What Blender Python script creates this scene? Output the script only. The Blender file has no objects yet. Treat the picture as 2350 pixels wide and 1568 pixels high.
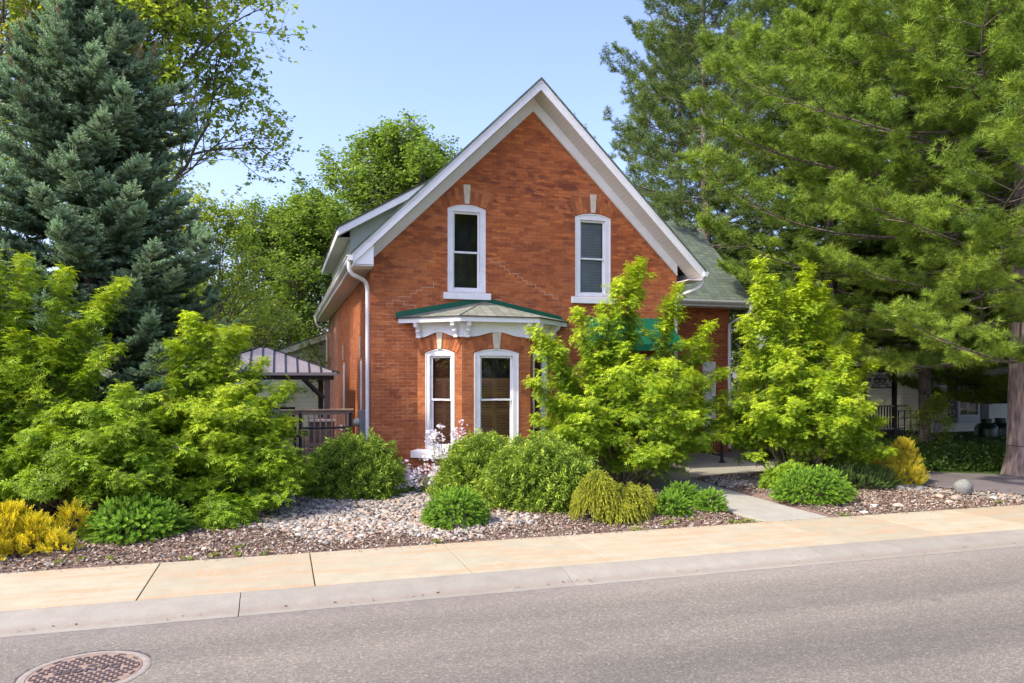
import bpy, bmesh, math, random
import numpy as np
from mathutils import Vector, Matrix
from mathutils.geometry import tessellate_polygon

# ------------------------------------------------------------------ camera, world, sun, exposure
scene = bpy.context.scene
R = math.radians
C = scene.collection
cam_d = bpy.data.cameras.new('camera')
cam = bpy.data.objects.new('camera', cam_d); C.objects.link(cam)
cam.location = (0, 0, 2.05)
cam.rotation_euler = (R(90), 0, R(-17.3))
cam_d.sensor_width = 36.0
cam_d.lens = 26.15
cam_d.shift_y = 84 / 2350
cam_d.clip_end = 1000
scene.camera = cam

SUN_EL = R(47)
SUN_DIR = Vector((-0.985 * math.cos(SUN_EL), -0.18 * math.cos(SUN_EL), math.sin(SUN_EL)))   # towards the sun
world = bpy.data.worlds.new('World'); scene.world = world
world.use_nodes = True
wn = world.node_tree.nodes; wl = world.node_tree.links
sky = wn.new('ShaderNodeTexSky'); sky.sky_type = 'NISHITA'; sky.sun_disc = False
sky.sun_elevation = SUN_EL
sky.sun_rotation = math.atan2(SUN_DIR.x, SUN_DIR.y)
sky.air_density = 1.0; sky.dust_density = 2.4; sky.ozone_density = 3.2
tint = wn.new('ShaderNodeMix'); tint.data_type = 'RGBA'; tint.blend_type = 'MULTIPLY'; tint.inputs[0].default_value = 1.0
tint.inputs[7].default_value = (1.04, 0.925, 1.04, 1)          # hazy late-spring air: a touch less green than the clear-sky model
wl.new(sky.outputs[0], tint.inputs[6]); wl.new(tint.outputs[2], wn['Background'].inputs[0])
wn['Background'].inputs[1].default_value = 0.15
sun_d = bpy.data.lights.new('sun', 'SUN'); sun_d.energy = 2.1; sun_d.angle = R(2.0)
sun_d.color = (1.0, 0.92, 0.74)
sun = bpy.data.objects.new('sun', sun_d); C.objects.link(sun)
sun.rotation_euler = SUN_DIR.to_track_quat('Z', 'Y').to_euler()
scene.view_settings.view_transform = 'Standard'
scene.view_settings.look = 'None'
scene.view_settings.gamma = 1
scene.view_settings.exposure = 1.43
scene.cycles.max_bounces = 8
scene.cycles.transparent_max_bounces = 12

rng = np.random.default_rng(7)
random.seed(7)

# ------------------------------------------------------------------ tagging
def tag(o, label=None, cat=None, group=None, kind=None):
    if label: o['label'] = label
    if cat: o['category'] = cat
    if group: o['group'] = group
    if kind: o['kind'] = kind
    return o
def thing(name, label, cat, loc=(0, 0, 0), rz=0, group=None):
    o = bpy.data.objects.new(name, None); C.objects.link(o)
    o.location = loc; o.rotation_euler = (0, 0, rz)
    return tag(o, label, cat, group)
def copy_tree(o, parent=None):
    c = o.copy(); C.objects.link(c)
    if parent is not None: c.parent = parent
    for ch in [x for x in o.children]: copy_tree(ch, c)
    return c
def put(o, loc, rz, label, sc=1.0, group=None):
    o.location = loc; o.rotation_euler = (0, 0, rz)
    o.scale = (sc, sc, sc) if not isinstance(sc, tuple) else sc
    o['label'] = label
    if group: o['group'] = group
    return o

# ------------------------------------------------------------------ materials
def nmat(name):
    m = bpy.data.materials.new(name); m.use_nodes = True
    nt = m.node_tree; b = nt.nodes['Principled BSDF']
    return m, nt, b
def N(nt, typ, **kw):
    n = nt.nodes.new(typ)
    for k, v in kw.items():
        if hasattr(n, k): setattr(n, k, v)
        else: n.inputs[k].default_value = v
    return n
def L(nt, a, b): nt.links.new(a, b)
def objco(nt, scale=None):
    t = N(nt, 'ShaderNodeTexCoord')
    if scale is None: return t.outputs['Object']
    mp = N(nt, 'ShaderNodeMapping'); mp.inputs['Scale'].default_value = scale
    L(nt, t.outputs['Object'], mp.inputs[0]); return mp.outputs[0]
def uvco(nt, scale=None):
    t = N(nt, 'ShaderNodeTexCoord')
    if scale is None: return t.outputs['UV']
    mp = N(nt, 'ShaderNodeMapping'); mp.inputs['Scale'].default_value = scale
    L(nt, t.outputs['UV'], mp.inputs[0]); return mp.outputs[0]
def ramp(nt, fac, stops, interp='LINEAR'):
    r = N(nt, 'ShaderNodeValToRGB'); r.color_ramp.interpolation = interp
    e = r.color_ramp.elements
    while len(e) < len(stops): e.new(0.5)
    for i, (p, c) in enumerate(stops):
        e[i].position = p
        e[i].color = (c, c, c, 1) if isinstance(c, (int, float)) else (c[0], c[1], c[2], 1)
    L(nt, fac, r.inputs[0]); return r.outputs[0]
def noise(nt, co, scale, detail=4, rough=0.6, dist=0):
    n = N(nt, 'ShaderNodeTexNoise'); n.inputs['Scale'].default_value = scale
    n.inputs['Detail'].default_value = detail; n.inputs['Roughness'].default_value = rough
    n.inputs['Distortion'].default_value = dist
    if co is not None: L(nt, co, n.inputs['Vector'])
    return n.outputs['Fac']
def mixc(nt, fac, a, b, mode='MIX'):
    m = N(nt, 'ShaderNodeMix'); m.data_type = 'RGBA'; m.blend_type = mode
    for s, v in ((0, fac), (6, a), (7, b)):
        if isinstance(v, (int, float)): m.inputs[s].default_value = v
        elif isinstance(v, tuple): m.inputs[s].default_value = (v[0], v[1], v[2], 1)
        else: L(nt, v, m.inputs[s])
    return m.outputs[2]
def math_(nt, op, a, b=None):
    m = N(nt, 'ShaderNodeMath'); m.operation = op
    for s, v in ((0, a), (1, b)):
        if v is None: continue
        if isinstance(v, (int, float)): m.inputs[s].default_value = v
        else: L(nt, v, m.inputs[s])
    return m.outputs[0]
def bump(nt, b, h, strength=0.4, dist=0.01):
    n = N(nt, 'ShaderNodeBump'); n.inputs['Strength'].default_value = strength
    n.inputs['Distance'].default_value = dist
    L(nt, h, n.inputs['Height']); L(nt, n.outputs[0], b.inputs['Normal'])
def plain(name, col, rough=0.5, var=0.12, scale=6, metal=0, bmp=0.15, spec=0.5, dirt=None):
    m, nt, b = nmat(name)
    co = objco(nt)
    f = noise(nt, co, scale, 6, 0.65)
    lo = tuple(c * (1 - var) for c in col); hi = tuple(min(1, c * (1 + var)) for c in col)
    c = ramp(nt, f, [(0.3, lo), (0.7, hi)])
    if dirt:
        f2 = ramp(nt, noise(nt, co, 1.7, 8, 0.75), [(0.52, 0.0), (0.75, 0.8)])
        c = mixc(nt, f2, c, dirt)
    L(nt, c, b.inputs['Base Color'])
    b.inputs['Roughness'].default_value = rough; b.inputs['Metallic'].default_value = metal
    b.inputs['Specular IOR Level'].default_value = spec
    if bmp: bump(nt, b, noise(nt, co, scale * 12, 3), bmp, 0.004)
    return m
def brick_mat(name, c1, c2, mortar_lo, mortar_hi, dark, bw=0.2, bh=0.0715, ms=0.008, stainx=None, offs=0.5):
    m, nt, b = nmat(name)
    co = uvco(nt)
    wob = N(nt, 'ShaderNodeTexNoise'); wob.inputs['Scale'].default_value = 3.0
    L(nt, co, wob.inputs['Vector'])
    wa = N(nt, 'ShaderNodeVectorMath'); wa.operation = 'MULTIPLY_ADD'
    L(nt, wob.outputs['Color'], wa.inputs[0]); wa.inputs[1].default_value = (0.012, 0.012, 0); L(nt, co, wa.inputs[2])
    br = N(nt, 'ShaderNodeTexBrick'); br.offset = offs; br.squash = 1.0
    L(nt, wa.outputs[0], br.inputs['Vector'])
    br.inputs['Scale'].default_value = 1.0
    br.inputs['Brick Width'].default_value = bw; br.inputs['Row Height'].default_value = bh
    br.inputs['Mortar Size'].default_value = ms; br.inputs['Mortar Smooth'].default_value = 0.35
    br.inputs['Bias'].default_value = 0.0
    br.inputs['Color1'].default_value = (*c1, 1); br.inputs['Color2'].default_value = (*c2, 1)
    # mortar: tinted like the brick high on the wall, pale lime in patches lower down
    mf = ramp(nt, noise(nt, co, 0.55, 3, 0.6), [(0.45, 0.0), (0.62, 1.0)])
    sep = N(nt, 'ShaderNodeSeparateXYZ'); L(nt, co, sep.inputs[0])
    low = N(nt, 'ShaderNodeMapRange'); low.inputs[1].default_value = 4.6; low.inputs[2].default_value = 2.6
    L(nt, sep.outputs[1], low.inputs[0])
    mf2 = math_(nt, 'MAXIMUM', math_(nt, 'MULTIPLY', mf, 0.45), math_(nt, 'MULTIPLY', low.outputs[0], 0.9))
    mf3 = math_(nt, 'MULTIPLY', mf2, ramp(nt, noise(nt, co, 5.0, 4, 0.7), [(0.38, 0.15), (0.6, 1.0)]))
    mc = mixc(nt, mf3, mortar_lo, mortar_hi)
    L(nt, mc, br.inputs['Mortar'])
    # per-brick dark headers, random weather stains, then a darker tone low down
    cell = N(nt, 'ShaderNodeTexVoronoi'); cell.inputs['Scale'].default_value = 1.0
    mp = N(nt, 'ShaderNodeMapping'); mp.inputs['Scale'].default_value = (1 / bw, 1 / bh, 1)
    L(nt, co, mp.inputs[0]); L(nt, mp.outputs[0], cell.inputs['Vector'])
    dk = ramp(nt, cell.outputs['Color'], [(0.56, 0.0), (0.74, 0.85)])
    dk = math_(nt, 'MULTIPLY', dk, ramp(nt, noise(nt, co, 0.9, 4, 0.6), [(0.4, 0.1), (0.65, 1.0)]))
    big = ramp(nt, noise(nt, co, 0.35, 6, 0.7), [(0.42, 0.0), (0.7, 0.85)])
    c = mixc(nt, dk, br.outputs['Color'], dark)
    c = mixc(nt, math_(nt, 'MULTIPLY', big, 0.45), c, tuple(x * 1.25 for x in dark))
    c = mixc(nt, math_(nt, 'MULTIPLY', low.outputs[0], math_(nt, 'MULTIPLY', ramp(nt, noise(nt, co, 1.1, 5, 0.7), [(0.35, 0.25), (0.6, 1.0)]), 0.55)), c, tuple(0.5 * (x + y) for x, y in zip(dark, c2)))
    fine = ramp(nt, noise(nt, co, 28, 6, 0.7), [(0.25, 0.72), (0.75, 1.22)])
    c = mixc(nt, 1.0, c, fine, 'MULTIPLY')
    spk = ramp(nt, noise(nt, co, 12, 2, 0.5), [(0.72, 0.0), (0.78, 0.6)])
    c = mixc(nt, math_(nt, 'MULTIPLY', spk, 0.5), c, (0.5, 0.36, 0.27))
    L(nt, c, b.inputs['Base Color'])
    b.inputs['Roughness'].default_value = 0.85; b.inputs['Specular IOR Level'].default_value = 0.25
    h = math_(nt, 'SUBTRACT', math_(nt, 'MULTIPLY', noise(nt, co, 40, 4), 0.35), br.outputs['Fac'])
    bump(nt, b, h, 0.75, 0.006)
    return m
def shingle_mat(name, c1, c2):
    m, nt, b = nmat(name)
    co = uvco(nt)
    br = N(nt, 'ShaderNodeTexBrick'); br.offset = 0.37; br.offset_frequency = 1
    L(nt, co, br.inputs['Vector'])
    for k, v in (('Scale', 1.0), ('Brick Width', 0.19), ('Row Height', 0.14), ('Mortar Size', 0.004), ('Mortar Smooth', 0.3)):
        br.inputs[k].default_value = v
    br.inputs['Color1'].default_value = (*c1, 1); br.inputs['Color2'].default_value = (*c2, 1)
    br.inputs['Mortar'].default_value = (0.025, 0.03, 0.028, 1)
    f = ramp(nt, noise(nt, co, 60, 4, 0.7), [(0.25, 0.6), (0.75, 1.4)])
    c = mixc(nt, 1.0, br.outputs['Color'], f, 'MULTIPLY')
    L(nt, c, b.inputs['Base Color']); b.inputs['Roughness'].default_value = 0.9
    sep = N(nt, 'ShaderNodeSeparateXYZ'); L(nt, co, sep.inputs[0])
    saw = math_(nt, 'FRACT', math_(nt, 'DIVIDE', sep.outputs[1], 0.14))
    h = math_(nt, 'SUBTRACT', math_(nt, 'MULTIPLY', saw, -0.6), br.outputs['Fac'])
    bump(nt, b, h, 0.7, 0.008)
    return m
def siding_mat(name, col, pitch, groove=0.45, vertical=False, rough=0.5):
    m, nt, b = nmat(name)
    co = uvco(nt)
    sep = N(nt, 'ShaderNodeSeparateXYZ'); L(nt, co, sep.inputs[0])
    fr = math_(nt, 'FRACT', math_(nt, 'DIVIDE', sep.outputs[0 if vertical else 1], pitch))
    ln = ramp(nt, fr, [(0.0, groove), (0.10, 1.0)])
    c = mixc(nt, 1.0, mixc(nt, noise(nt, co, 4, 5), tuple(x * .88 for x in col), col), ln, 'MULTIPLY')
    L(nt, c, b.inputs['Base Color']); b.inputs['Roughness'].default_value = rough
    hh = math_(nt, 'MULTIPLY', fr, -1.0)
    bump(nt, b, hh, 0.6, 0.02)
    return m
def leaf_mat(name, a, b_, tip, trans=0.35, rough=0.55, tipfac=1.0, tcol=1.25):
    m, nt, b = nmat(name)
    at = N(nt, 'ShaderNodeAttribute'); at.attribute_name = 'var'
    sep = N(nt, 'ShaderNodeSeparateColor'); L(nt, at.outputs['Color'], sep.inputs[0])
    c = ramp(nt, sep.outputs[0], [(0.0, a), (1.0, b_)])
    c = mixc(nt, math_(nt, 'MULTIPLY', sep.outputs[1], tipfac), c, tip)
    h = N(nt, 'ShaderNodeHueSaturation')
    v = N(nt, 'ShaderNodeMapRange'); v.inputs[3].default_value = 0.72; v.inputs[4].default_value = 1.28
    L(nt, sep.outputs[2], v.inputs[0]); L(nt, v.outputs[0], h.inputs['Value']); L(nt, c, h.inputs['Color'])
    L(nt, h.outputs[0], b.inputs['Base Color'])
    b.inputs['Roughness'].default_value = rough; b.inputs['Specular IOR Level'].default_value = 0.28
    tr = N(nt, 'ShaderNodeBsdfTranslucent')
    tc = mixc(nt, 1.0, h.outputs[0], (tcol, tcol, tcol * 0.6), 'MULTIPLY'); L(nt, tc, tr.inputs[0])
    mx = N(nt, 'ShaderNodeMixShader'); mx.inputs[0].default_value = trans
    L(nt, b.outputs[0], mx.inputs[1]); L(nt, tr.outputs[0], mx.inputs[2])
    L(nt, mx.outputs[0], nt.nodes['Material Output'].inputs[0])
    return m
def var_mat(name, stops, rough=0.8, nscale=30, interp='LINEAR'):
    m, nt, b = nmat(name)
    at = N(nt, 'ShaderNodeAttribute'); at.attribute_name = 'var'
    sep = N(nt, 'ShaderNodeSeparateColor'); L(nt, at.outputs['Color'], sep.inputs[0])
    c = ramp(nt, sep.outputs[0], stops, interp)
    f = ramp(nt, noise(nt, objco(nt), nscale, 5, 0.7), [(0.25, 0.75), (0.75, 1.2)])
    L(nt, mixc(nt, 1.0, c, f, 'MULTIPLY'), b.inputs['Base Color'])
    b.inputs['Roughness'].default_value = rough; b.inputs['Specular IOR Level'].default_value = 0.3
    bump(nt, b, noise(nt, objco(nt), nscale * 2, 3), 0.3, 0.004)
    return m
def glass_mat(name, tint=(0.9, 0.95, 0.95), extra=0.0):
    m, nt, b = nmat(name); nt.nodes.remove(b)
    g = N(nt, 'ShaderNodeBsdfGlossy'); g.inputs['Roughness'].default_value = 0.0
    g.inputs['Color'].default_value = (0.95, 0.97, 1, 1)
    t = N(nt, 'ShaderNodeBsdfTransparent'); t.inputs[0].default_value = (*tint, 1)
    fr = N(nt, 'ShaderNodeFresnel'); fr.inputs[0].default_value = 1.52
    bn = N(nt, 'ShaderNodeBump'); bn.inputs['Strength'].default_value = 0.06; bn.inputs['Distance'].default_value = 0.05
    L(nt, noise(nt, objco(nt), 2.2, 2), bn.inputs['Height']); L(nt, bn.outputs[0], g.inputs['Normal'])
    mx = N(nt, 'ShaderNodeMixShader')
    L(nt, math_(nt, 'ADD', math_(nt, 'MULTIPLY', fr.outputs[0], 1.15), extra), mx.inputs[0])
    L(nt, t.outputs[0], mx.inputs[1]); L(nt, g.outputs[0], mx.inputs[2])
    L(nt, mx.outputs[0], nt.nodes['Material Output'].inputs[0])
    return m
def bark_mat(name, a, b_, sc=(9, 9, 2.2)):
    m, nt, b = nmat(name)
    co = objco(nt, sc)
    f = noise(nt, co, 1.6, 8, 0.75, 0.6)
    v = N(nt, 'ShaderNodeTexVoronoi'); v.inputs['Scale'].default_value = 1.7; L(nt, co, v.inputs['Vector'])
    k = math_(nt, 'ADD', math_(nt, 'MULTIPLY', f, 0.7), math_(nt, 'MULTIPLY', v.outputs['Distance'], 0.45))
    L(nt, ramp(nt, k, [(0.3, a), (0.75, b_)]), b.inputs['Base Color'])
    b.inputs['Roughness'].default_value = 0.95; b.inputs['Specular IOR Level'].default_value = 0.15
    bump(nt, b, k, 0.9, 0.03)
    return m
def wood_mat(name, a, b_, sc=(3, 3, 3), rough=0.75):
    m, nt, b = nmat(name)
    co = objco(nt, sc)
    f = noise(nt, co, 3, 8, 0.7, 1.5)
    L(nt, ramp(nt, f, [(0.3, a), (0.72, b_)]), b.inputs['Base Color'])
    b.inputs['Roughness'].default_value = rough
    bump(nt, b, f, 0.3, 0.004)
    return m

M = {}
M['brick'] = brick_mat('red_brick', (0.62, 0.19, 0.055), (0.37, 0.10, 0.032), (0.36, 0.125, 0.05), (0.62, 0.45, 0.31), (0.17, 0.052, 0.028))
M['brick_bay'] = brick_mat('bay_brick', (0.60, 0.20, 0.058), (0.38, 0.11, 0.036), (0.42, 0.16, 0.06), (0.52, 0.33, 0.20), (0.22, 0.075, 0.038))
M['brick_pink'] = brick_mat('addition_brick', (0.56, 0.24, 0.15), (0.45, 0.18, 0.11), (0.6, 0.38, 0.29), (0.62, 0.42, 0.34), (0.2, 0.07, 0.05))
M['arch_brick'] = var_mat('arch_brick', [(0, (0.27, 0.08, 0.032)), (0.5, (0.40, 0.125, 0.042)), (1, (0.54, 0.175, 0.055))], 0.85, 25)
M['arch_bed'] = plain('arch_mortar', (0.33, 0.17, 0.10), 0.9, 0.3, 20)
M['repair'] = plain('lime_mortar', (0.54, 0.34, 0.22), 0.9, 0.2, 30)
M['white'] = plain('white_paint', (0.79, 0.79, 0.78), 0.5, 0.05, 5, dirt=(0.60, 0.58, 0.53))
M['soffit'] = plain('white_soffit', (0.78, 0.78, 0.76), 0.6, 0.05, 2, dirt=(0.66, 0.64, 0.60))
M['slat_soffit'] = siding_mat('slatted_soffit', (0.66, 0.63, 0.58), 0.10, 0.6)
M['limestone'] = plain('cream_stone', (0.62, 0.53, 0.40), 0.85, 0.2, 14, bmp=0.5)
M['foundation'] = plain('foundation_concrete', (0.36, 0.34, 0.30), 0.9, 0.2, 7, bmp=0.4)
M['shingle'] = shingle_mat('green_grey_shingle', (0.075, 0.105, 0.078), (0.125, 0.16, 0.12))
M['shingle_bay'] = shingle_mat('olive_shingle', (0.17, 0.18, 0.14), (0.25, 0.26, 0.20))
M['shingle_edge'] = plain('shingle_edge', (0.05, 0.045, 0.045), 0.9, 0.3, 20)
M['green_metal'] = plain('green_metal', (0.0, 0.095, 0.048), 0.35, 0.15, 5, 0.0, 0)
M['batten'] = plain('grey_green_board', (0.38, 0.42, 0.36), 0.6, 0.08, 3)
M['glass'] = glass_mat('window_glass')
M['interior'] = plain('dark_interior', (0.035, 0.032, 0.028), 0.9, 0.3, 1)
M['curtain'] = plain('grey_blind', (0.34, 0.35, 0.37), 0.9, 0.15, 2)
M['shutter_wood'] = wood_mat('shutter_wood', (0.36, 0.14, 0.06), (0.52, 0.24, 0.11), (1, 1, 6))
M['maroon'] = wood_mat('maroon_wood', (0.10, 0.03, 0.025), (0.15, 0.05, 0.04))
M['grey_metal'] = plain('grey_steel', (0.30, 0.31, 0.33), 0.45, 0.1, 5, 0.6)
M['black_metal'] = plain('black_steel', (0.018, 0.018, 0.02), 0.4, 0.2, 8, 0.3)
M['deck'] = wood_mat('weathered_deck', (0.34, 0.235, 0.16), (0.64, 0.49, 0.35), (2, 2, 6))
M['dark_wood'] = wood_mat('dark_stained_wood', (0.035, 0.03, 0.03), (0.085, 0.07, 0.065), (2, 2, 6))
M['grey_wood'] = wood_mat('grey_timber', (0.12, 0.095, 0.085), (0.24, 0.2, 0.18), (2, 2, 6))
M['tin'] = siding_mat('brown_grey_tin', (0.27, 0.24, 0.26), 0.3, 0.35, True, 0.4)
M['sage'] = siding_mat('sage_siding', (0.62, 0.66, 0.50), 0.16, 0.5)
M['cream_siding'] = siding_mat('cream_siding', (0.66, 0.62, 0.50), 0.13, 0.45)
M['charcoal'] = plain('charcoal_paint', (0.02, 0.02, 0.026), 0.5, 0.2, 4)
M['tank'] = plain('dark_green_tank', (0.012, 0.035, 0.02), 0.3, 0.2, 4)

# ------------------------------------------------------------------ mesh builder
class MB:
    def __init__(s): s.v = []; s.f = []
    def poly(s, pts):
        i = len(s.v); s.v += [tuple(p) for p in pts]; s.f.append(tuple(range(i, i + len(pts)))); return s
    def box(s, x0, x1, y0, y1, z0, z1, Mx=None):
        p = [Vector((x, y, z)) for z in (z0, z1) for (x, y) in ((x0, y0), (x1, y0), (x1, y1), (x0, y1))]
        if Mx is not None: p = [Mx @ q for q in p]
        i = len(s.v); s.v += [tuple(q) for q in p]
        for f in ((3, 2, 1, 0), (4, 5, 6, 7), (0, 1, 5, 4), (1, 2, 6, 5), (2, 3, 7, 6), (3, 0, 4, 7)): s.f.append(tuple(i + k for k in f))
        return s
    def bar(s, a, b, w, h=None, up=(0, 0, 1)):
        h = h or w; a = Vector(a); b = Vector(b); d = (b - a); ln = d.length; d.normalize()
        u = Vector(up)
        if abs(d.dot(u)) > 0.98: u = Vector((0, 1, 0))
        sd = d.cross(u).normalized(); u = sd.cross(d)
        Mx = Matrix(((d.x, sd.x, u.x, a.x), (d.y, sd.y, u.y, a.y), (d.z, sd.z, u.z, a.z), (0, 0, 0, 1)))
        return s.box(0, ln, -w / 2, w / 2, -h / 2, h / 2, Mx)
    def prism(s, pts, vec, Mx=None):
        """closed polygon pts extruded by vec"""
        vec = Vector(vec); a = [Vector(p) for p in pts]; b = [p + vec for p in a]
        if Mx is not None: a = [Mx @ p for p in a]; b = [Mx @ p for p in b]
        n = len(a); i = len(s.v); s.v += [tuple(p) for p in a + b]
        s.f.append(tuple(i + k for k in range(n))[::-1]); s.f.append(tuple(i + n + k for k in range(n)))
        for k in range(n): s.f.append((i + k, i + (k + 1) % n, i + n + (k + 1) % n, i + n + k))
        return s
    def tube(s, pts, r, n=8, cap=True, sq=(1, 1)):
        pts = [Vector(p) for p in pts]
        rs = r if isinstance(r, (list, tuple)) else [r] * len(pts)
        rings = []; prev = None
        for k, p in enumerate(pts):
            d = (pts[min(k + 1, len(pts) - 1)] - pts[max(k - 1, 0)]).normalized()
            u = prev if prev is not None else (Vector((0, 0, 1)) if abs(d.z) < 0.9 else Vector((0, 1, 0)))
            sd = d.cross(u)
            if sd.length < 1e-4: sd = d.cross(Vector((1, 0, 0)))
            sd.normalize(); u = sd.cross(d).normalized(); prev = u
            i = len(s.v)
            for j in range(n):
                a = 2 * math.pi * j / n + math.pi / n
                s.v.append(tuple(p + sd * math.cos(a) * rs[k] * sq[0] + u * math.sin(a) * rs[k] * sq[1]))
            rings.append(i)
        for a, b in zip(rings, rings[1:]):
            for j in range(n): s.f.append((a + j, a + (j + 1) % n, b + (j + 1) % n, b + j))
        if cap:
            s.f.append(tuple(rings[0] + j for j in range(n))[::-1]); s.f.append(tuple(rings[-1] + j for j in range(n)))
        return s
    def lathe(s, prof, n=24, loc=(0, 0, 0)):
        i = len(s.v)
        for (r, z) in prof:
            for j in range(n):
                a = 2 * math.pi * j / n
                s.v.append((loc[0] + r * math.cos(a), loc[1] + r * math.sin(a), loc[2] + z))
        for k in range(len(prof) - 1):
            for j in range(n):
                s.f.append((i + k * n + j, i + k * n + (j + 1) % n, i + (k + 1) * n + (j + 1) % n, i + (k + 1) * n + j))
        s.f.append(tuple(i + j for j in range(n))[::-1]); s.f.append(tuple(i + (len(prof) - 1) * n + j for j in range(n)))
        return s
    def xf(s, Mx):
        s.v = [tuple(Mx @ Vector(p)) for p in s.v]; return s
    def build(s, name, mat, parent=None, bevel=0, smooth=False, var=None):
        me = bpy.data.meshes.new(name); me.from_pydata(s.v, [], s.f); me.update()
        uv = me.uv_layers.new(name='UVMap'); dat = np.zeros(len(me.loops) * 2)
        co = np.array(s.v, dtype=float)
        for p in me.polygons:
            n = p.normal
            if abs(n.z) > 0.999: t = Vector((1, 0, 0))
            else:
                t = Vector((-n.y, n.x, 0)).normalized()
            if abs(n.z) <= 0.999 and abs(t.x) > 1e-6 and t.x < 0: t = -t
            b = n.cross(t)
            if b.z < 0: b = -b
            for li in p.loop_indices:
                q = co[me.loops[li].vertex_index]
                dat[2 * li] = q @ np.array(t); dat[2 * li + 1] = q @ np.array(b)
        uv.data.foreach_set('uv', dat)
        if smooth:
            me.polygons.foreach_set('use_smooth', [True] * len(me.polygons))
        if var is not None:
            at = me.color_attributes.new('var', 'FLOAT_COLOR', 'POINT')
            a = np.ones((len(s.v), 4), dtype=np.float32); a[:, 0] = var; at.data.foreach_set('color', a.ravel())
        me.materials.append(M[mat] if isinstance(mat, str) else mat)
        o = bpy.data.objects.new(name, me); C.objects.link(o)
        if parent is not None: o.parent = parent
        if bevel:
            bv = o.modifiers.new('bevel', 'BEVEL'); bv.width = bevel; bv.segments = 2; bv.limit_method = 'ANGLE'
        return o
def holes_poly(mb, outer, holes, to3):
    """planar polygon with holes; to3 maps 2D to 3D"""
    loops = [[Vector((x, y, 0)) for x, y in outer]] + [[Vector((x, y, 0)) for x, y in h] for h in holes]
    flat = [p for l in loops for p in l]
    tris = tessellate_polygon(loops)
    i = len(mb.v); mb.v += [tuple(to3(p.x, p.y)) for p in flat]
    ref = (Vector(to3(1, 0)) - Vector(to3(0, 0))).cross(Vector(to3(0, 1)) - Vector(to3(0, 0)))
    for t in tris:
        a, b, c = (Vector(mb.v[i + k]) for k in t)
        if (b - a).cross(c - a).dot(ref) < 0: t = (t[0], t[2], t[1])
        mb.f.append(tuple(i + k for k in t))
def arch_pts(x0, x1, z0, zs, zc, n=10):
    """opening outline: rectangle with a segmental arch, springing zs, crown zc"""
    w = (x1 - x0) / 2; cx = (x0 + x1) / 2; r_ = zc - zs
    rad = (w * w + r_ * r_) / (2 * r_); cz = zc - rad; a = math.asin(w / rad)
    pts = [(x0, z0), (x1, z0)]
    for k in range(n + 1):
        t = a - 2 * a * k / n
        pts.append((cx + rad * math.sin(t), cz + rad * math.cos(t)))
    return pts
def arc(x0, x1, zs, zc, n=12, off=0.0):
    w = (x1 - x0) / 2; cx = (x0 + x1) / 2; r_ = zc - zs
    rad = (w * w + r_ * r_) / (2 * r_); cz = zc - rad; a = math.asin(w / rad)
    return [(cx + (rad + off) * math.sin(-a + 2 * a * k / n), cz + (rad + off) * math.cos(-a + 2 * a * k / n)) for k in range(n + 1)]

# ------------------------------------------------------------------ numpy instancer: one mesh of many oriented copies of a template
def frames(d, up=None, roll=None):
    d = d / np.linalg.norm(d, axis=1, keepdims=True)
    if up is None: up = np.tile([0, 0, 1.0], (len(d), 1))
    y = np.cross(up, d); ln = np.linalg.norm(y, axis=1, keepdims=True)
    bad = ln[:, 0] < 1e-3; y[bad] = [0, 1, 0]; ln[bad] = 1; y = y / ln
    z = np.cross(d, y)
    if roll is not None:
        c = np.cos(roll)[:, None]; s_ = np.sin(roll)[:, None]
        y, z = y * c + z * s_, z * c - y * s_
    return np.stack([d, y, z], axis=2)
def inst(tm, pos, F, S):
    """tm=(V,F,A): returns verts, faces, attr"""
    V, Fc, A = tm; n = len(pos); k = len(V)
    S = np.asarray(S, float)
    if S.ndim == 1: S = np.repeat(S[:, None], 3, axis=1)
    P = np.einsum('nij,nkj->nki', F, V[None, :, :] * S[:, None, :]) + pos[:, None, :]
    faces = (Fc[None] + (np.arange(n) * k)[:, None, None]).reshape(-1, Fc.shape[1])
    return P.reshape(-1, 3), faces, np.tile(A, n)
def npmesh(name, chunks, mat, parent=None, smooth=False):
    """chunks: list of (verts, faces(m,k), rnd(n), tip(n), val(n)); all k equal"""
    v = np.concatenate([c[0] for c in chunks]).astype(np.float32)
    fl = []; o_ = 0
    for c in chunks: fl.append(c[1] + o_); o_ += len(c[0])
    f = np.concatenate(fl).astype(np.int32); k = f.shape[1]
    me = bpy.data.meshes.new(name)
    me.vertices.add(len(v)); me.vertices.foreach_set('co', v.ravel())
    me.loops.add(f.size); me.loops.foreach_set('vertex_index', f.ravel())
    me.polygons.add(len(f)); me.polygons.foreach_set('loop_start', np.arange(0, f.size, k, dtype=np.int32))
    if smooth: me.polygons.foreach_set('use_smooth', np.ones(len(f), dtype=bool))
    me.update(calc_edges=True)
    at = me.color_attributes.new('var', 'FLOAT_COLOR', 'POINT')
    a = np.ones((len(v), 4), dtype=np.float32)
    for j in range(3): a[:, j] = np.concatenate([c[2 + j] for c in chunks])
    at.data.foreach_set('color', a.ravel())
    me.materials.append(M[mat] if isinstance(mat, str) else mat)
    o = bpy.data.objects.new(name, me); C.objects.link(o)
    if parent is not None: o.parent = parent
    return o
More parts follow.
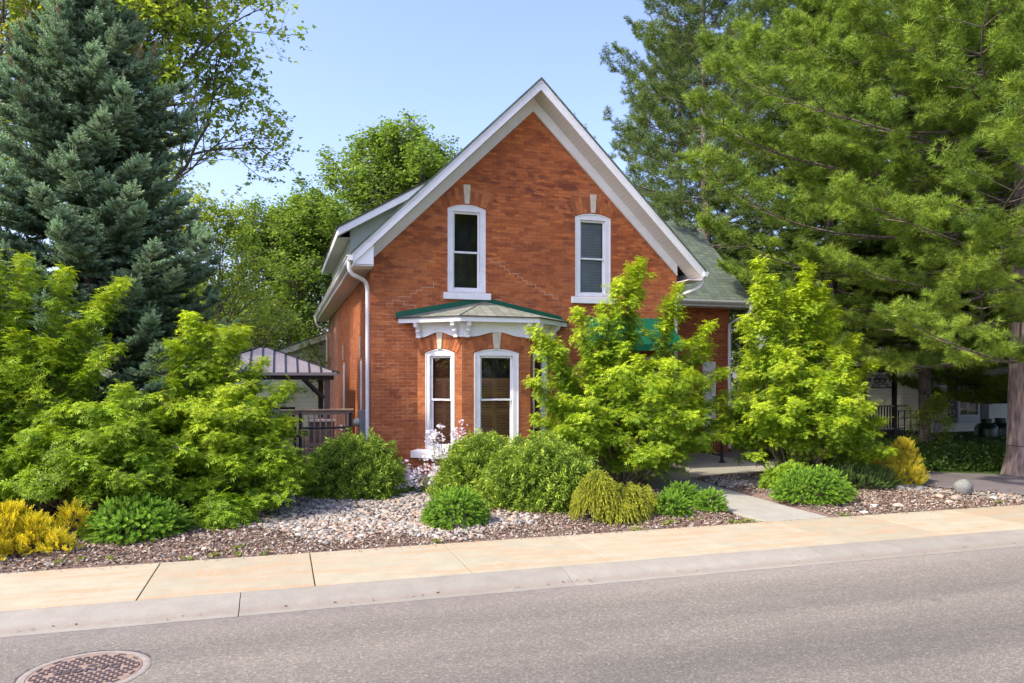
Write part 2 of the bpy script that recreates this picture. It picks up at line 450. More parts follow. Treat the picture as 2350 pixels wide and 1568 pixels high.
def make(tms, pos, d, S, up=None, roll=None, rnd=None, tip=None, rg=rng):
    """scatter variants tms over pos; returns chunks"""
    n = len(pos); pos = np.asarray(pos, float); d = np.asarray(d, float)
    if roll is None: roll = rg.uniform(-0.5, 0.5, n)
    Fm = frames(d, up, roll)
    S = np.asarray(S, float)
    rnd = rg.random(n) if rnd is None else rnd
    tip = np.zeros(n) if tip is None else tip
    val = rg.random(n)
    which = rg.integers(0, len(tms), n); out = []
    for i, tm in enumerate(tms):
        s = which == i
        if not s.any(): continue
        P, Fc, A = inst(tm, pos[s], Fm[s], S[s])
        k = len(tm[0])
        vv = np.repeat(val[s], k)
        out.append((P, Fc, np.repeat(rnd[s], k), np.clip(A + np.repeat(tip[s], k), 0, 1), vv))
    return out
def merge_t(parts):
    V = []; F = []; A = []; o = 0
    for (v, f, a) in parts: V.append(v); F.append(f + o); A.append(a); o += len(v)
    return np.concatenate(V), np.concatenate(F), np.concatenate(A)
def place_t(tm, pos, d, s, up=(0, 0, 1), roll=0.0, a=0.0):
    Fm = frames(np.array([d], float), np.array([up], float), np.array([roll]))
    P, Fc, A = inst(tm, np.array([pos], float), Fm, np.array([s], float))
    return P, Fc, np.clip(A + a, 0, 1)
def tubes(name, lines, mat, parent=None, n=5):
    """lines: list of (pts(k,3), radii(k)) -> one mesh"""
    vs = []; fs = []; o = 0
    for pts, rad in lines:
        pts = np.asarray(pts, float); rad = np.asarray(rad, float); k = len(pts)
        t = np.gradient(pts, axis=0); t /= np.linalg.norm(t, axis=1, keepdims=True) + 1e-9
        ref = np.array([0, 0, 1.0]) if abs(t[:, 2]).mean() < 0.8 else np.array([1.0, 0, 0])
        a = np.cross(t, ref); a /= np.linalg.norm(a, axis=1, keepdims=True) + 1e-9
        b = np.cross(t, a)
        ang = np.arange(n) * 2 * np.pi / n
        ring = pts[:, None, :] + rad[:, None, None] * (a[:, None, :] * np.cos(ang)[None, :, None] + b[:, None, :] * np.sin(ang)[None, :, None])
        vs.append(ring.reshape(-1, 3))
        i = np.arange(k - 1)[:, None] * n; j = np.arange(n)[None, :]
        q = np.stack([i + j, i + (j + 1) % n, i + n + (j + 1) % n, i + n + j], axis=2).reshape(-1, 4)
        fs.append(q + o); o += k * n
    v = np.concatenate(vs); z = np.zeros(len(v))
    return npmesh(name, [(v, np.concatenate(fs), z + 0.5, z, z + 0.5)], mat, parent, smooth=True)

# ------------------------------------------------------------------ setting: ground, road, kerb, sidewalk, path, driveway
def sm(x, a, b):
    t = np.clip((x - a) / (b - a), 0, 1); return t * t * (3 - 2 * t)
def gz(x, y):
    x = np.asarray(x, float); y = np.asarray(y, float)
    h = 0.07 * sm(y, 9.1, 10.4) * (0.6 + 0.4 * np.sin(x * 1.3 + 0.5) * np.cos(y * 0.9)) + 0.012 * np.sin(x * 5.1 + y * 3.3) * sm(y, 9.1, 9.6)
    path = sm(x, 6.35, 6.6) * (1 - sm(x, 7.8, 8.1))
    pat = sm(y, 13.5, 14.1) * sm(x, 5.8, 6.4)
    flat = np.maximum(path, pat)
    drv = sm(x, 11.0, 11.8)
    flat = np.maximum(flat, drv)
    return h * (1 - flat) - 0.03 * flat - 0.012
def grid_mesh(name, xs, ys, fn, mat):
    X, Y = np.meshgrid(xs, ys, indexing='ij'); Z = fn(X, Y)
    v = np.stack([X, Y, Z], axis=2).reshape(-1, 3); ny = len(ys)
    i = np.arange(len(xs) - 1)[:, None] * ny; j = np.arange(ny - 1)[None]
    f = np.stack([i + j, i + ny + j, i + ny + j + 1, i + j + 1], axis=2).reshape(-1, 4)
    z = np.zeros(len(v))
    return npmesh(name, [(v, f, z, z, z)], mat, smooth=True)

def ground_mat():
    m, nt, b = nmat('garden_soil')
    co = objco(nt)
    soil = ramp(nt, noise(nt, co, 22, 8, 0.75), [(0.3, (0.09, 0.055, 0.04)), (0.5, (0.20, 0.14, 0.11)), (0.7, (0.34, 0.27, 0.22))])
    grass = ramp(nt, noise(nt, co, 9, 8, 0.75), [(0.3, (0.03, 0.06, 0.012)), (0.7, (0.075, 0.13, 0.03))])
    sep = N(nt, 'ShaderNodeSeparateXYZ'); L(nt, co, sep.inputs[0])
    fy = math_(nt, 'GREATER_THAN', math_(nt, 'ADD', sep.outputs[1], math_(nt, 'MULTIPLY', noise(nt, co, 1.5), 1.0)), 15.6)
    fx = math_(nt, 'GREATER_THAN', math_(nt, 'ADD', sep.outputs[0], math_(nt, 'MULTIPLY', noise(nt, co, 1.5), 1.0)), 14.4)
    fx2 = math_(nt, 'LESS_THAN', sep.outputs[0], -7.0)
    f = math_(nt, 'MAXIMUM', math_(nt, 'MAXIMUM', fy, fx), fx2)
    L(nt, mixc(nt, f, soil, grass), b.inputs['Base Color']); b.inputs['Roughness'].default_value = 1
    b.inputs['Specular IOR Level'].default_value = 0.1
    bump(nt, b, noise(nt, co, 45, 6, 0.8), 0.8, 0.02)
    return m
M['ground'] = ground_mat()
xs = np.concatenate([[-160, -60, -25, -12], np.arange(-7, 16.01, 0.12), [18, 22, 30, 60, 160]])
ys = np.concatenate([np.arange(9.04, 16.0, 0.12), [17, 19, 22, 30, 50, 90, 220]])
tag(grid_mesh('ground', xs, ys, gz, 'ground'), kind='structure')

def asphalt_mat():
    m, nt, b = nmat('asphalt')
    co = objco(nt)
    v = N(nt, 'ShaderNodeTexVoronoi'); v.inputs['Scale'].default_value = 75; L(nt, co, v.inputs['Vector'])
    vs = N(nt, 'ShaderNodeSeparateColor'); L(nt, v.outputs['Color'], vs.inputs[0])
    agg = ramp(nt, vs.outputs[0], [(0.0, (0.145, 0.133, 0.110)), (0.55, (0.190, 0.176, 0.146)), (0.85, (0.225, 0.208, 0.172)), (1.0, (0.31, 0.28, 0.23))])
    agg2 = ramp(nt, noise(nt, co, 160, 3, 0.7), [(0.3, 0.82), (0.7, 1.15)])
    c = mixc(nt, 1.0, agg, agg2, 'MULTIPLY')
    st = N(nt, 'ShaderNodeMapping'); st.inputs['Scale'].default_value = (0.16, 0.8, 1); L(nt, co, st.inputs[0])
    big = ramp(nt, noise(nt, st.outputs[0], 1.0, 5, 0.6), [(0.3, (0.80, 0.80, 0.82)), (0.7, (1.16, 1.14, 1.11))])
    c = mixc(nt, 1.0, c, big, 'MULTIPLY')
    s2 = N(nt, 'ShaderNodeMapping'); s2.inputs['Scale'].default_value = (0.035, 1.15, 1); L(nt, co, s2.inputs[0])
    c = mixc(nt, 1.0, c, ramp(nt, noise(nt, s2.outputs[0], 1.0, 3, 0.5), [(0.32, (0.80, 0.80, 0.81)), (0.68, (1.14, 1.13, 1.11))]), 'MULTIPLY')
    oil = ramp(nt, noise(nt, co, 3.1, 3, 0.5), [(0.70, 0.0), (0.80, 0.45)])
    c = mixc(nt, oil, c, (0.07, 0.068, 0.065))
    cr = ramp(nt, noise(nt, co, 2.3, 9, 0.8), [(0.58, 0.0), (0.72, 0.5)])
    c = mixc(nt, cr, c, (0.10, 0.095, 0.09))
    # dusty strip beside the gutter
    sep = N(nt, 'ShaderNodeSeparateXYZ'); L(nt, co, sep.inputs[0])
    mr = N(nt, 'ShaderNodeMapRange'); mr.inputs[1].default_value = 6.5; mr.inputs[2].default_value = 7.05; L(nt, sep.outputs[1], mr.inputs[0])
    c = mixc(nt, math_(nt, 'MULTIPLY', math_(nt, 'MULTIPLY', mr.outputs[0], 0.5), noise(nt, co, 8, 5)), c, (0.36, 0.31, 0.28))
    L(nt, c, b.inputs['Base Color']); b.inputs['Roughness'].default_value = 0.8
    b.inputs['Specular IOR Level'].default_value = 0.3
    bump(nt, b, v.outputs['Distance'], 0.5, 0.006)
    return m
M['asphalt'] = asphalt_mat()
def driveway_mat():
    m, nt, b = nmat('driveway_asphalt'); co = objco(nt)
    c = mixc(nt, 1.0, ramp(nt, noise(nt, co, 90, 4, 0.7), [(0.3, (0.10, 0.085, 0.085)), (0.7, (0.20, 0.175, 0.17))]),
             ramp(nt, noise(nt, co, 0.8, 6, 0.7), [(0.35, 0.8), (0.65, 1.2)]), 'MULTIPLY')
    L(nt, c, b.inputs['Base Color']); b.inputs['Roughness'].default_value = 0.85
    bump(nt, b, noise(nt, co, 150, 3), 0.4, 0.004); return m
M['driveway'] = driveway_mat()
def concrete_mat(name, lo, hi, stain=None, dirt=None, broom=True):
    m, nt, b = nmat(name); co = objco(nt)
    c = ramp(nt, noise(nt, co, 3.5, 8, 0.7), [(0.3, lo), (0.7, hi)])
    at = N(nt, 'ShaderNodeAttribute'); at.attribute_name = 'var'
    sp = N(nt, 'ShaderNodeSeparateColor'); L(nt, at.outputs['Color'], sp.inputs[0])
    tv = N(nt, 'ShaderNodeMapRange'); tv.inputs[3].default_value = 0.9; tv.inputs[4].default_value = 1.08; L(nt, sp.outputs[0], tv.inputs[0])
    tc = N(nt, 'ShaderNodeCombineColor')
    for k in range(3): L(nt, tv.outputs[0], tc.inputs[k])
    c = mixc(nt, 1.0, c, tc.outputs[0], 'MULTIPLY')
    c = mixc(nt, 1.0, c, ramp(nt, noise(nt, co, 70, 5, 0.7), [(0.25, 0.86), (0.75, 1.1)]), 'MULTIPLY')
    bc = N(nt, 'ShaderNodeMapping'); bc.inputs['Scale'].default_value = (55, 1.6, 1); L(nt, co, bc.inputs[0])
    bro = noise(nt, bc.outputs[0], 1.0, 3, 0.6)
    if stain:
        s1 = N(nt, 'ShaderNodeMapping'); s1.inputs['Scale'].default_value = (0.55, 5.0, 1); L(nt, co, s1.inputs[0])
        a = noise(nt, s1.outputs[0], 1.3, 8, 0.72, 0.3)
        band = ramp(nt, a, [(0.48, 0.0), (0.60, 1.0)])
        br2 = ramp(nt, bro, [(0.32, 0.15), (0.62, 1.0)])
        c = mixc(nt, math_(nt, 'MULTIPLY', math_(nt, 'MULTIPLY', band, br2), 0.75), c, stain)
        s2 = ramp(nt, noise(nt, co, 0.9, 4, 0.6), [(0.4, 0.0), (0.75, 0.35)])
        c = mixc(nt, s2, c, tuple(0.5 * (x + y) for x, y in zip(stain, hi)))
    if dirt:
        sep = N(nt, 'ShaderNodeSeparateXYZ'); L(nt, co, sep.inputs[0])
        dd = math_(nt, 'ABSOLUTE', math_(nt, 'SUBTRACT', sep.outputs[1], 7.20))
        fl = ramp(nt, math_(nt, 'ADD', dd, math_(nt, 'MULTIPLY', noise(nt, co, 9, 8, 0.8), 0.22)), [(0.085, 1.0), (0.19, 0.0)])
        c = mixc(nt, math_(nt, 'MULTIPLY', fl, 0.8), c, dirt)
    spk = ramp(nt, noise(nt, co, 19, 2, 0.5), [(0.73, 0.0), (0.75, 0.7)])
    c = mixc(nt, math_(nt, 'MULTIPLY', spk, 0.35), c, (0.12, 0.10, 0.09))
    L(nt, c, b.inputs['Base Color']); b.inputs['Roughness'].default_value = 0.85
    b.inputs['Specular IOR Level'].default_value = 0.25
    bump(nt, b, math_(nt, 'ADD', bro, noise(nt, co, 120, 3)), 0.35, 0.003)
    return m
M['sidewalk'] = concrete_mat('cream_concrete', (0.335, 0.312, 0.222), (0.42, 0.39, 0.28), stain=(0.46, 0.25, 0.12))
M['kerb'] = concrete_mat('grey_concrete', (0.275, 0.255, 0.21), (0.345, 0.32, 0.265), dirt=(0.24, 0.20, 0.155))
M['path'] = concrete_mat('path_concrete', (0.31, 0.30, 0.25), (0.39, 0.37, 0.31))
M['joint'] = plain('joint_sand', (0.10, 0.085, 0.07), 1.0, 0.4, 30)

def ramp_sheet(name, pts, z, mat, th=0.0):
    mb = MB()
    if th: mb.prism([(x, y, z - th) for x, y in pts], (0, 0, th))
    else: mb.poly([(x, y, z) for x, y in pts])
    o = mb.build(name, mat); tag(o, kind='structure'); return o
RZ = -0.07
ramp_sheet('road', [(-160, -9), (160, -9), (160, 7.03), (-160, 7.03)], RZ, 'asphalt')
# far side of the street, behind the camera
tag(grid_mesh('verge', np.array([-160, -40, 0, 40, 160.0]), np.array([-160, -60, -20, -9.0]), lambda X, Y: X * 0 - 0.03, 'ground'), kind='structure')
# kerb and gutter in cast lengths
mb = MB(); prof = [(7.575, 0.0), (7.50, -0.002), (7.40, -0.012), (7.31, -0.032), (7.24, -0.060), (7.18, -0.076), (7.03, -0.066), (7.03, -0.3), (7.575, -0.3)]
kj = [-60, -30, -15, -9, -5.8, -2.6, -0.36, 2.9, 6.1, 9.3, 12.5, 18, 30, 60, 120]; kv = []
for a, b_ in zip(kj, kj[1:]):
    mb.prism([(a + 0.004, y, z) for y, z in prof][::-1], (b_ - a - 0.008, 0, 0)); kv += [random.random()] * 18
tag(mb.build('kerb', 'kerb', var=kv), kind='structure')
# sidewalk slabs, edges tooled, open joints between them
mb = MB(); sv = []
sj = [-1.27 + 1.6 * k for k in range(-30, 45)]
for a, b_ in zip(sj, sj[1:]):
    g = 0.011 if -2 < a < 5 else 0.006
    if b_ < 8.5: g = 0.013
    x0, x1 = a + g / 2, b_ - g / 2
    mb.prism([(x0, 7.583, -0.12), (x1, 7.583, -0.12), (x1, 7.583, -0.004), (x1 - 0.008, 7.591, 0.0), (x1 - 0.008, 9.045, 0.0), (x1, 9.05, -0.004), (x1, 9.05, -0.12), (x0, 9.05, -0.12)][:0] or
             [(x0, 7.583, -0.12), (x1, 7.583, -0.12), (x1, 9.05, -0.12), (x0, 9.05, -0.12)], (0, 0, 0.12)); sv += [random.random()] * 8
sw = mb.build('sidewalk', 'sidewalk', bevel=0.004, var=sv); tag(sw, kind='structure')
ramp_sheet('sidewalk_base', [(-60, 7.55), (100, 7.55), (100, 9.06), (-60, 9.06)], -0.035, 'joint')
# front path and landing
pathpts = [(6.62, 9.056), (7.72, 9.056), (7.74, 10.0), (7.80, 11.1), (7.86, 12.1), (8.08, 13.15), (8.3, 13.5), (8.7, 13.75), (9.3, 13.98), (11.0, 14.1), (11.0, 17.9), (8.74, 17.9), (8.74, 15.15), (6.1, 15.15), (6.2, 13.6), (6.5, 12.6), (6.62, 11)]
mb = MB(); mb.prism([(x, y, -0.09) for x, y in pathpts], (0, 0, 0.095)); tag(mb.build('path', 'path', bevel=0.01, var=0.5), kind='structure')
drv = [(12.75, 9.056), (12.45, 9.9), (11.85, 11.1), (11.3, 12.3), (11.1, 14), (11.05, 18), (11.0, 34), (14.4, 34), (13.6, 20), (12.9, 15.5), (12.65, 13.7), (13.6, 12.9), (14.8, 12.1), (16.6, 11.2), (19.5, 10.4), (24, 10.0), (24, 9.056)]
ramp_sheet('driveway', drv, -0.012, 'driveway')

# manhole cover
def manhole():
    cx, cy = -1.34, 6.03
    t = thing('manhole_cover', 'round rusty manhole cover with checker blocks and DANGER cast in it, set in the road', 'manhole cover', (cx, cy, RZ))
    M['iron'] = plain('rusty_iron', (0.27, 0.19, 0.14), 0.8, 0.25, 14, 0.0, 0.3, dirt=(0.22, 0.12, 0.085))
    M['iron_ring'] = plain('worn_iron', (0.27, 0.235, 0.20), 0.7, 0.2, 18, 0.0, 0.3)
    M['iron_dark'] = plain('dark_iron', (0.10, 0.078, 0.082), 0.6, 0.3, 20, 0.2, 0.3)
    rg = MB()
    n = 72; prof = [(0.372, -0.02), (0.372, 0.0045), (0.405, 0.006), (0.424, 0.003), (0.424, -0.02)]
    for (r0, z0), (r1, z1) in zip(prof, prof[1:]):
        for j in range(n):
            a0 = 2 * math.pi * j / n; a1 = 2 * math.pi * (j + 1) / n
            rg.poly([(r0 * math.cos(a0), r0 * math.sin(a0), z0), (r1 * math.cos(a0), r1 * math.sin(a0), z1), (r1 * math.cos(a1), r1 * math.sin(a1), z1), (r0 * math.cos(a1), r0 * math.sin(a1), z0)])
    rg.build('frame', 'iron_ring', t)
    lid = MB().lathe([(0.367, -0.02), (0.367, 0.003), (0.362, 0.005)], 72).build('lid', 'iron', t)
    seal = MB()
    for j in range(60):
        a = math.pi * (0.12 + 0.95 * j / 60); r0 = 0.428; r1 = 0.428 + 0.016 * random.random() + 0.004; da = math.pi * 0.95 / 60
        seal.poly([(r0 * math.cos(a), r0 * math.sin(a), 0.004), (r1 * math.cos(a), r1 * math.sin(a), 0.004), (r1 * math.cos(a + da), r1 * math.sin(a + da), 0.004), (r0 * math.cos(a + da), r0 * math.sin(a + da), 0.004)])
    seal.build('tar_seal', 'iron_dark', t)
    bl = MB(); th = R(5); ca, sa = math.cos(th), math.sin(th)
    for i in range(-9, 10):
        for j in range(-9, 10):
            x = i * 0.058 + (0.029 if j % 2 else 0); y = j * 0.042
            if math.hypot(x, y) > 0.325: continue
            if abs(y - 0.035) < 0.048 and abs(x) < 0.235: continue
            if abs(y - 0.11) < 0.05 and abs(x - 0.02) < 0.06: continue
            Mx = Matrix.Rotation(th, 4, 'Z')
            w, h = 0.018, 0.0125
            bl.prism([(x - w, y - h, 0.004), (x + w, y - h, 0.004), (x + w, y + h, 0.004), (x - w, y + h, 0.004)], (0, 0, 0.007), Mx)
    for k in range(14):
        a = 2 * math.pi * k / 14 + 0.1
        if math.sin(a) > 0.9: continue
        bl.prism([(0.337, -0.03, 0.004), (0.35, -0.03, 0.004), (0.35, 0.03, 0.004), (0.337, 0.03, 0.004)], (0, 0, 0.006), Matrix.Rotation(a, 4, 'Z'))
    bl.build('tread_blocks', 'iron_dark', t)
    # cast lettering, read from the far side of the street
    cu = bpy.data.curves.new('lettering', 'FONT'); cu.body = 'DANGER'; cu.size = 0.100; cu.extrude = 0.004; cu.offset = 0.0035; cu.align_x = 'CENTER'; cu.align_y = 'CENTER'
    cu.space_character = 1.12
    tmp = bpy.data.objects.new('tmp', cu); C.objects.link(tmp)
    dg = bpy.context.evaluated_depsgraph_get(); me = bpy.data.meshes.new_from_object(tmp.evaluated_get(dg))
    bpy.data.objects.remove(tmp); me.name = 'lettering'; me.materials.clear(); me.materials.append(M['iron_dark'])
    o = bpy.data.objects.new('lettering', me); C.objects.link(o); o.parent = t
    o.location = (0, 0.035, 0.009); o.rotation_euler = (0, 0, math.pi + R(5))
    lf = []
    base = [(0, 1), (0.18, 0.6), (0.42, 0.72), (0.36, 0.3), (0.75, 0.42), (0.66, 0.14), (0.95, 0.0), (0.5, -0.3), (0.55, -0.5), (0.08, -0.42), (0.06, -0.85)]
    lf = base + [(-x, y) for x, y in base[::-1]][:-1]
    MB().prism([(x * 0.036, y * 0.036, 0.004) for x, y in lf][::-1], (0, 0, 0.006), Matrix.Translation((0.02, 0.115, 0)) @ Matrix.Rotation(math.pi, 4, 'Z')).build('leaf_emblem', 'iron_dark', t)
manhole()

# ------------------------------------------------------------------ the brick house
XL, XR, YF = 1.74, 8.70, 15.20
XC = 5.20; APZ = 8.33; SL = 0.985
house = thing('brick_house', 'two storey red brick gable house with white trim and a front bay window', 'house', (XC, YF, 0))
def hb(mb, name, mat, parent=None, **kw):
    """build in world coordinates under the house (or a part of it)"""
    o = mb.build(name, mat, parent or house, **kw)
    return o
HI = Matrix.Translation(house.location).inverted()
_b = MB.build
def build_world(self, name, mat, parent=None, **kw):
    o = _b(self, name, mat, parent, **kw)
    if parent is not None:
        root = parent
        while root.parent is not None: root = root.parent
        o.matrix_parent_inverse = Matrix.Identity(4)
        if parent is root: o.location = -Vector(root.location)
    return o
def W(mb, name, mat, parent, **kw): return build_world(mb, name, mat, parent, **kw)

def rz_(x, off=0.0): return APZ - abs(x - XC) * SL - off
# walls
mb = MB()
UW = [(3.33, 4.15), (6.19, 7.04)]
holes = [arch_pts(a, b_, 3.85, 5.60, 5.69) for a, b_ in UW]
door_hole = [(6.62, -0.02), (8.32, -0.02), (8.32, 2.55), (6.62, 2.55)]
holes.append(door_hole)
outer = [(XL, -0.3), (XR, -0.3), (XR, rz_(XR, 0.28)), (XC, rz_(XC, 0.28)), (XL, rz_(XL, 0.28))]
holes_poly(mb, outer, holes, lambda x, z: (x, YF, z))
for h in holes:
    for a, b_ in zip(h, h[1:] + h[:1]): mb.poly([(a[0], YF, a[1]), (b_[0], YF, b_[1]), (b_[0], YF + 0.16, b_[1]), (a[0], YF + 0.16, a[1])])
# left side wall with its two tall arched windows, right wall, back
SW = [(16.85, 17.35), (21.5, 22.25)]
sh = [arch_pts(a, b_, 0.7, 2.44, 2.52, 6) for a, b_ in SW]
holes_poly(mb, [(YF, -0.3), (24.0, -0.3), (24.0, 4.62), (YF, 4.62)][::-1], [h for h in sh], lambda y, z: (XL, y, z))
for h in sh:
    for a, b_ in zip(h, h[1:] + h[:1]): mb.poly([(XL, a[0], a[1]), (XL, b_[0], b_[1]), (XL + 0.14, b_[0], b_[1]), (XL + 0.14, a[0], a[1])])
mb.poly([(XR, YF, -0.3), (XR, 24, -0.3), (XR, 24, 4.62), (XR, YF, 4.62)])
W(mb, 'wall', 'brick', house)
mb = MB(); mb.poly([(XL + 0.03, 24.0, -0.3), (XL + 0.03, 29.5, -0.3), (XL + 0.03, 29.5, 4.62), (XL + 0.03, 24.0, 4.62)][::-1])
mb.poly([(XL + 0.03, 29.5, -0.3), (XR, 29.5, -0.3), (XR, 29.5, 4.6), (XC, 29.5, 8.0), (XL + 0.03, 29.5, 4.6)][::-1])
mb.poly([(XR, 24, -0.3), (XR, 29.5, -0.3), (XR, 29.5, 4.62), (XR, 24, 4.62)])
o = W(mb, 'wall', 'brick_pink', house); o['label'] = 'pinkish painted brick of the rear addition'
mb = MB(); mb.box(XL - 0.02, XR + 0.02, YF - 0.02, YF + 0.3, -0.3, 0.10); mb.box(XL - 0.02, XL + 0.2, YF + 0.3, 24, -0.3, 0.10)
W(mb, 'foundation', 'foundation', house, bevel=0.01)
mb = MB(); mb.box(XL + 0.17, XR - 0.2, YF + 0.55, 23.8, -0.2, 0.02); mb.box(XL + 0.17, XR - 0.2, YF + 0.55, 23.8, 3.0, 3.05)
mb.box(XL + 0.5, XR - 0.5, YF + 2.2, YF + 2.25, 0, 4.4); mb.box(3.1, 7.3, YF + 1.2, YF + 1.25, 3.3, 5.75); mb.box(XL + 0.6, XL + 0.65, YF + 0.5, 23.5, 0, 4.5)
W(mb, 'interior', 'interior', house)

# roof: shingles, sheathing, soffits, fascias
YR0, YR1 = 14.64, 29.9
mb = MB()
for sg in (-1, 1):
    xe = XC + sg * 3.90
    mb.prism([(XC, YR0 - 0.03, APZ), (xe, YR0 - 0.03, rz_(xe)), (xe, YR0 - 0.03, rz_(xe, 0.05)), (XC, YR0 - 0.03, APZ - 0.05)], (0, YR1 - YR0, 0))
roof = W(mb, 'roof', 'shingle', house)
mb = MB()
for sg in (-1, 1):
    a, b_ = XC + sg * 0.0, XC + sg * 3.86
    mb.prism([(XC, YR0, rz_(XC, 0.055)), (b_, YR0, rz_(b_, 0.055)), (b_, YR0, rz_(b_, 0.26)), (XC, YR0, rz_(XC, 0.26))], (0, 0.03, 0))
W(mb, 'rake_fascia', 'white', roof, bevel=0.004)
mb = MB()
for sg in (-1, 1):
    b_ = XC + sg * 3.88
    mb.prism([(XC, YR0 - 0.012, rz_(XC, 0.05)), (b_, YR0 - 0.012, rz_(b_, 0.05)), (b_, YR0 - 0.012, rz_(b_, 0.105)), (XC, YR0 - 0.012, rz_(XC, 0.105))], (0, 0.01, 0))
W(mb, 'drip_edge', 'white', roof)
mb = MB()
for sg in (-1, 1):
    b_ = XC + sg * 3.86
    mb.prism([(XC, YR0 + 0.035, rz_(XC, 0.225)), (b_, YR0 + 0.035, rz_(b_, 0.225)), (b_, YR0 + 0.035, rz_(b_, 0.24)), (XC, YR0 + 0.035, rz_(XC, 0.24))], (0, YF - YR0 - 0.05, 0))
W(mb, 'rake_soffit', 'slat_soffit', roof)
# frieze board on the wall under the rake, cut vertical at its feet
mb = MB()
def brk(x): return 7.80 - abs(x - XC) * 0.975
for sg in (-1, 1):
    xe = XC + sg * 3.49
    mb.prism([(XC, YF - 0.05, brk(XC)), (XC, YF - 0.05, rz_(XC, 0.245)), (xe, YF - 0.05, rz_(xe, 0.245)), (xe, YF - 0.05, brk(xe))], (0, 0.045, 0))
    mb.prism([(XC, YF - 0.065, brk(XC) - 0.0), (XC, YF - 0.065, brk(XC) + 0.03), (xe, YF - 0.065, brk(xe) + 0.03), (xe, YF - 0.065, brk(xe))], (0, 0.013, 0))
W(mb, 'frieze_board', 'soffit', roof, bevel=0.004)
for sg, xw in ((-1, XL), (1, XR)):
    xe = XC + sg * 3.86
    mb = MB(); mb.box(min(xw, xe), max(xw, xe), YR0 + 0.04, YR1 - 0.1, rz_(xe, 0.29), rz_(xe, 0.27)); W(mb, 'eave_soffit', 'slat_soffit', roof)
    mb = MB(); mb.box(min(xe, xe - sg * .02), max(xe, xe - sg * .02), YR0 + 0.03, YR1 - 0.1, rz_(xe, 0.27), rz_(xe, 0.06)); W(mb, 'eave_fascia', 'white', roof)
    # closing triangle of the eave box
    mb = MB(); mb.prism([(xe - sg * .01, YR0 + 0.035, rz_(xe, 0.26)), (xw, YR0 + 0.035, rz_(xe, 0.26)), (xw, YR0 + 0.035, rz_(xw, 0.245)), (xe - sg * .01, YR0 + 0.035, rz_(xe, 0.245))], (0, 0.02, 0)) if sg < 0 else MB()
    if sg < 0: W(mb, 'eave_return', 'soffit', roof)
    # K-profile gutter
    g = [(0, 0.10), (0, 0.0), (0.075, 0.0), (0.095, 0.03), (0.095, 0.06), (0.12, 0.085), (0.12, 0.10), (0.112, 0.10), (0.11, 0.09), (0.008, 0.012), (0.008, 0.10)]
    z0 = rz_(xe, 0.20)
    mb = MB(); mb.prism([(xe + sg * a, YR0 - 0.02, z0 + b_) for a, b_ in g], (0, YR1 - YR0 - 0.1, 0))
    mb.prism([(xe + sg * a, YR0 - 0.026, z0 + b_) for a, b_ in g[:7]], (0, 0.006, 0))
    W(mb, 'gutter', 'white', roof)
def downspout(pts, parent=house, r=0.042):
    mb = MB(); mb.tube(pts, r, 8, sq=(1.0, 0.85))
    o = W(mb, 'downspout', 'white', parent)
    return o
def bez(p0, p1, p2, n=6):
    return [tuple((1 - t) ** 2 * np.array(p0) + 2 * t * (1 - t) * np.array(p1) + t * t * np.array(p2)) for t in np.linspace(0, 1, n)]
xg = XC - 3.92; zg = rz_(XC - 3.86, 0.20)
downspout([(xg, 14.82, zg)] + bez((xg, 14.82, zg - 0.08), (xg, 14.83, zg - 0.24), (xg + 0.14, 14.90, zg - 0.27)) + bez((xg + 0.26, 15.05, zg - 0.30), (XL - 0.055, 15.22, zg - 0.32), (XL - 0.055, 15.25, zg - 0.52)) + [(XL - 0.055, 15.25, 0.12)])
xg = XC + 3.92
downspout([(xg, 14.76, zg)] + bez((xg, 14.76, zg - 0.08), (xg, 14.78, zg - 0.2), (xg - 0.12, 14.86, zg - 0.26)) + bez((xg - 0.36, 15.06, zg - 0.38), (XR - 0.06, 15.12, zg - 0.42), (XR - 0.06, 15.14, zg - 0.6)) + [(XR - 0.06, 15.14, 0.1)])
xg = XC - 3.92
downspout([(xg, 29.2, zg)] + bez((xg, 29.2, zg - 0.08), (xg, 29.2, zg - 0.3), (xg + 0.2, 29.2, zg - 0.35)) + [(XL - 0.03, 29.3, zg - 0.55), (XL - 0.03, 29.3, 0.1)])
# dormer on the left slope
dor = MB()
dx0 = 1.50; dy0 = 17.1
def dz(x): return 5.40 + (x - 1.22) * 0.585
xi = (APZ - XC * SL * 0 - (5.40 - 1.22 * 0.585) - XC * SL) / (0.585 - SL)      # where the shed roof meets the slope
xi = (5.40 - 1.22 * 0.585 - (APZ - XC * SL)) / (SL - 0.585)
dor.prism([(1.5, dy0, rz_(1.5)), (xi, dy0, rz_(xi)), (1.5, dy0, dz(1.5) - 0.06)], (0, 6.0, 0))
for k in range(9):
    x = 1.5 + 0.02 + k * 0.2
    if dz(x) - 0.1 > rz_(x): dor.box(x, x + 0.035, dy0 - 0.015, dy0 - 0.001, rz_(x), dz(x) - 0.09)
dormer = W(dor, 'dormer', 'batten', house)
mb = MB(); mb.prism([(1.18, 16.78, dz(1.18) + .005), (xi, 16.78, dz(xi) + .005), (xi, 16.78, dz(xi) - .03), (1.18, 16.78, dz(1.18) - .03)], (0, 6.6, 0)); W(mb, 'dormer_roof', 'shingle_edge', dormer)
mb = MB(); mb.prism([(1.22, 16.8, dz(1.22) - .032), (xi, 16.8, dz(xi) - .032), (xi, 16.8, dz(xi) - .20), (1.22, 16.8, dz(1.22) - .20)], (0, .03, 0)); mb.box(1.20, 1.22, 16.83, 23.3, dz(1.2) - .2, dz(1.2) - .035); W(mb, 'dormer_fascia', 'white', dormer, bevel=0.004)
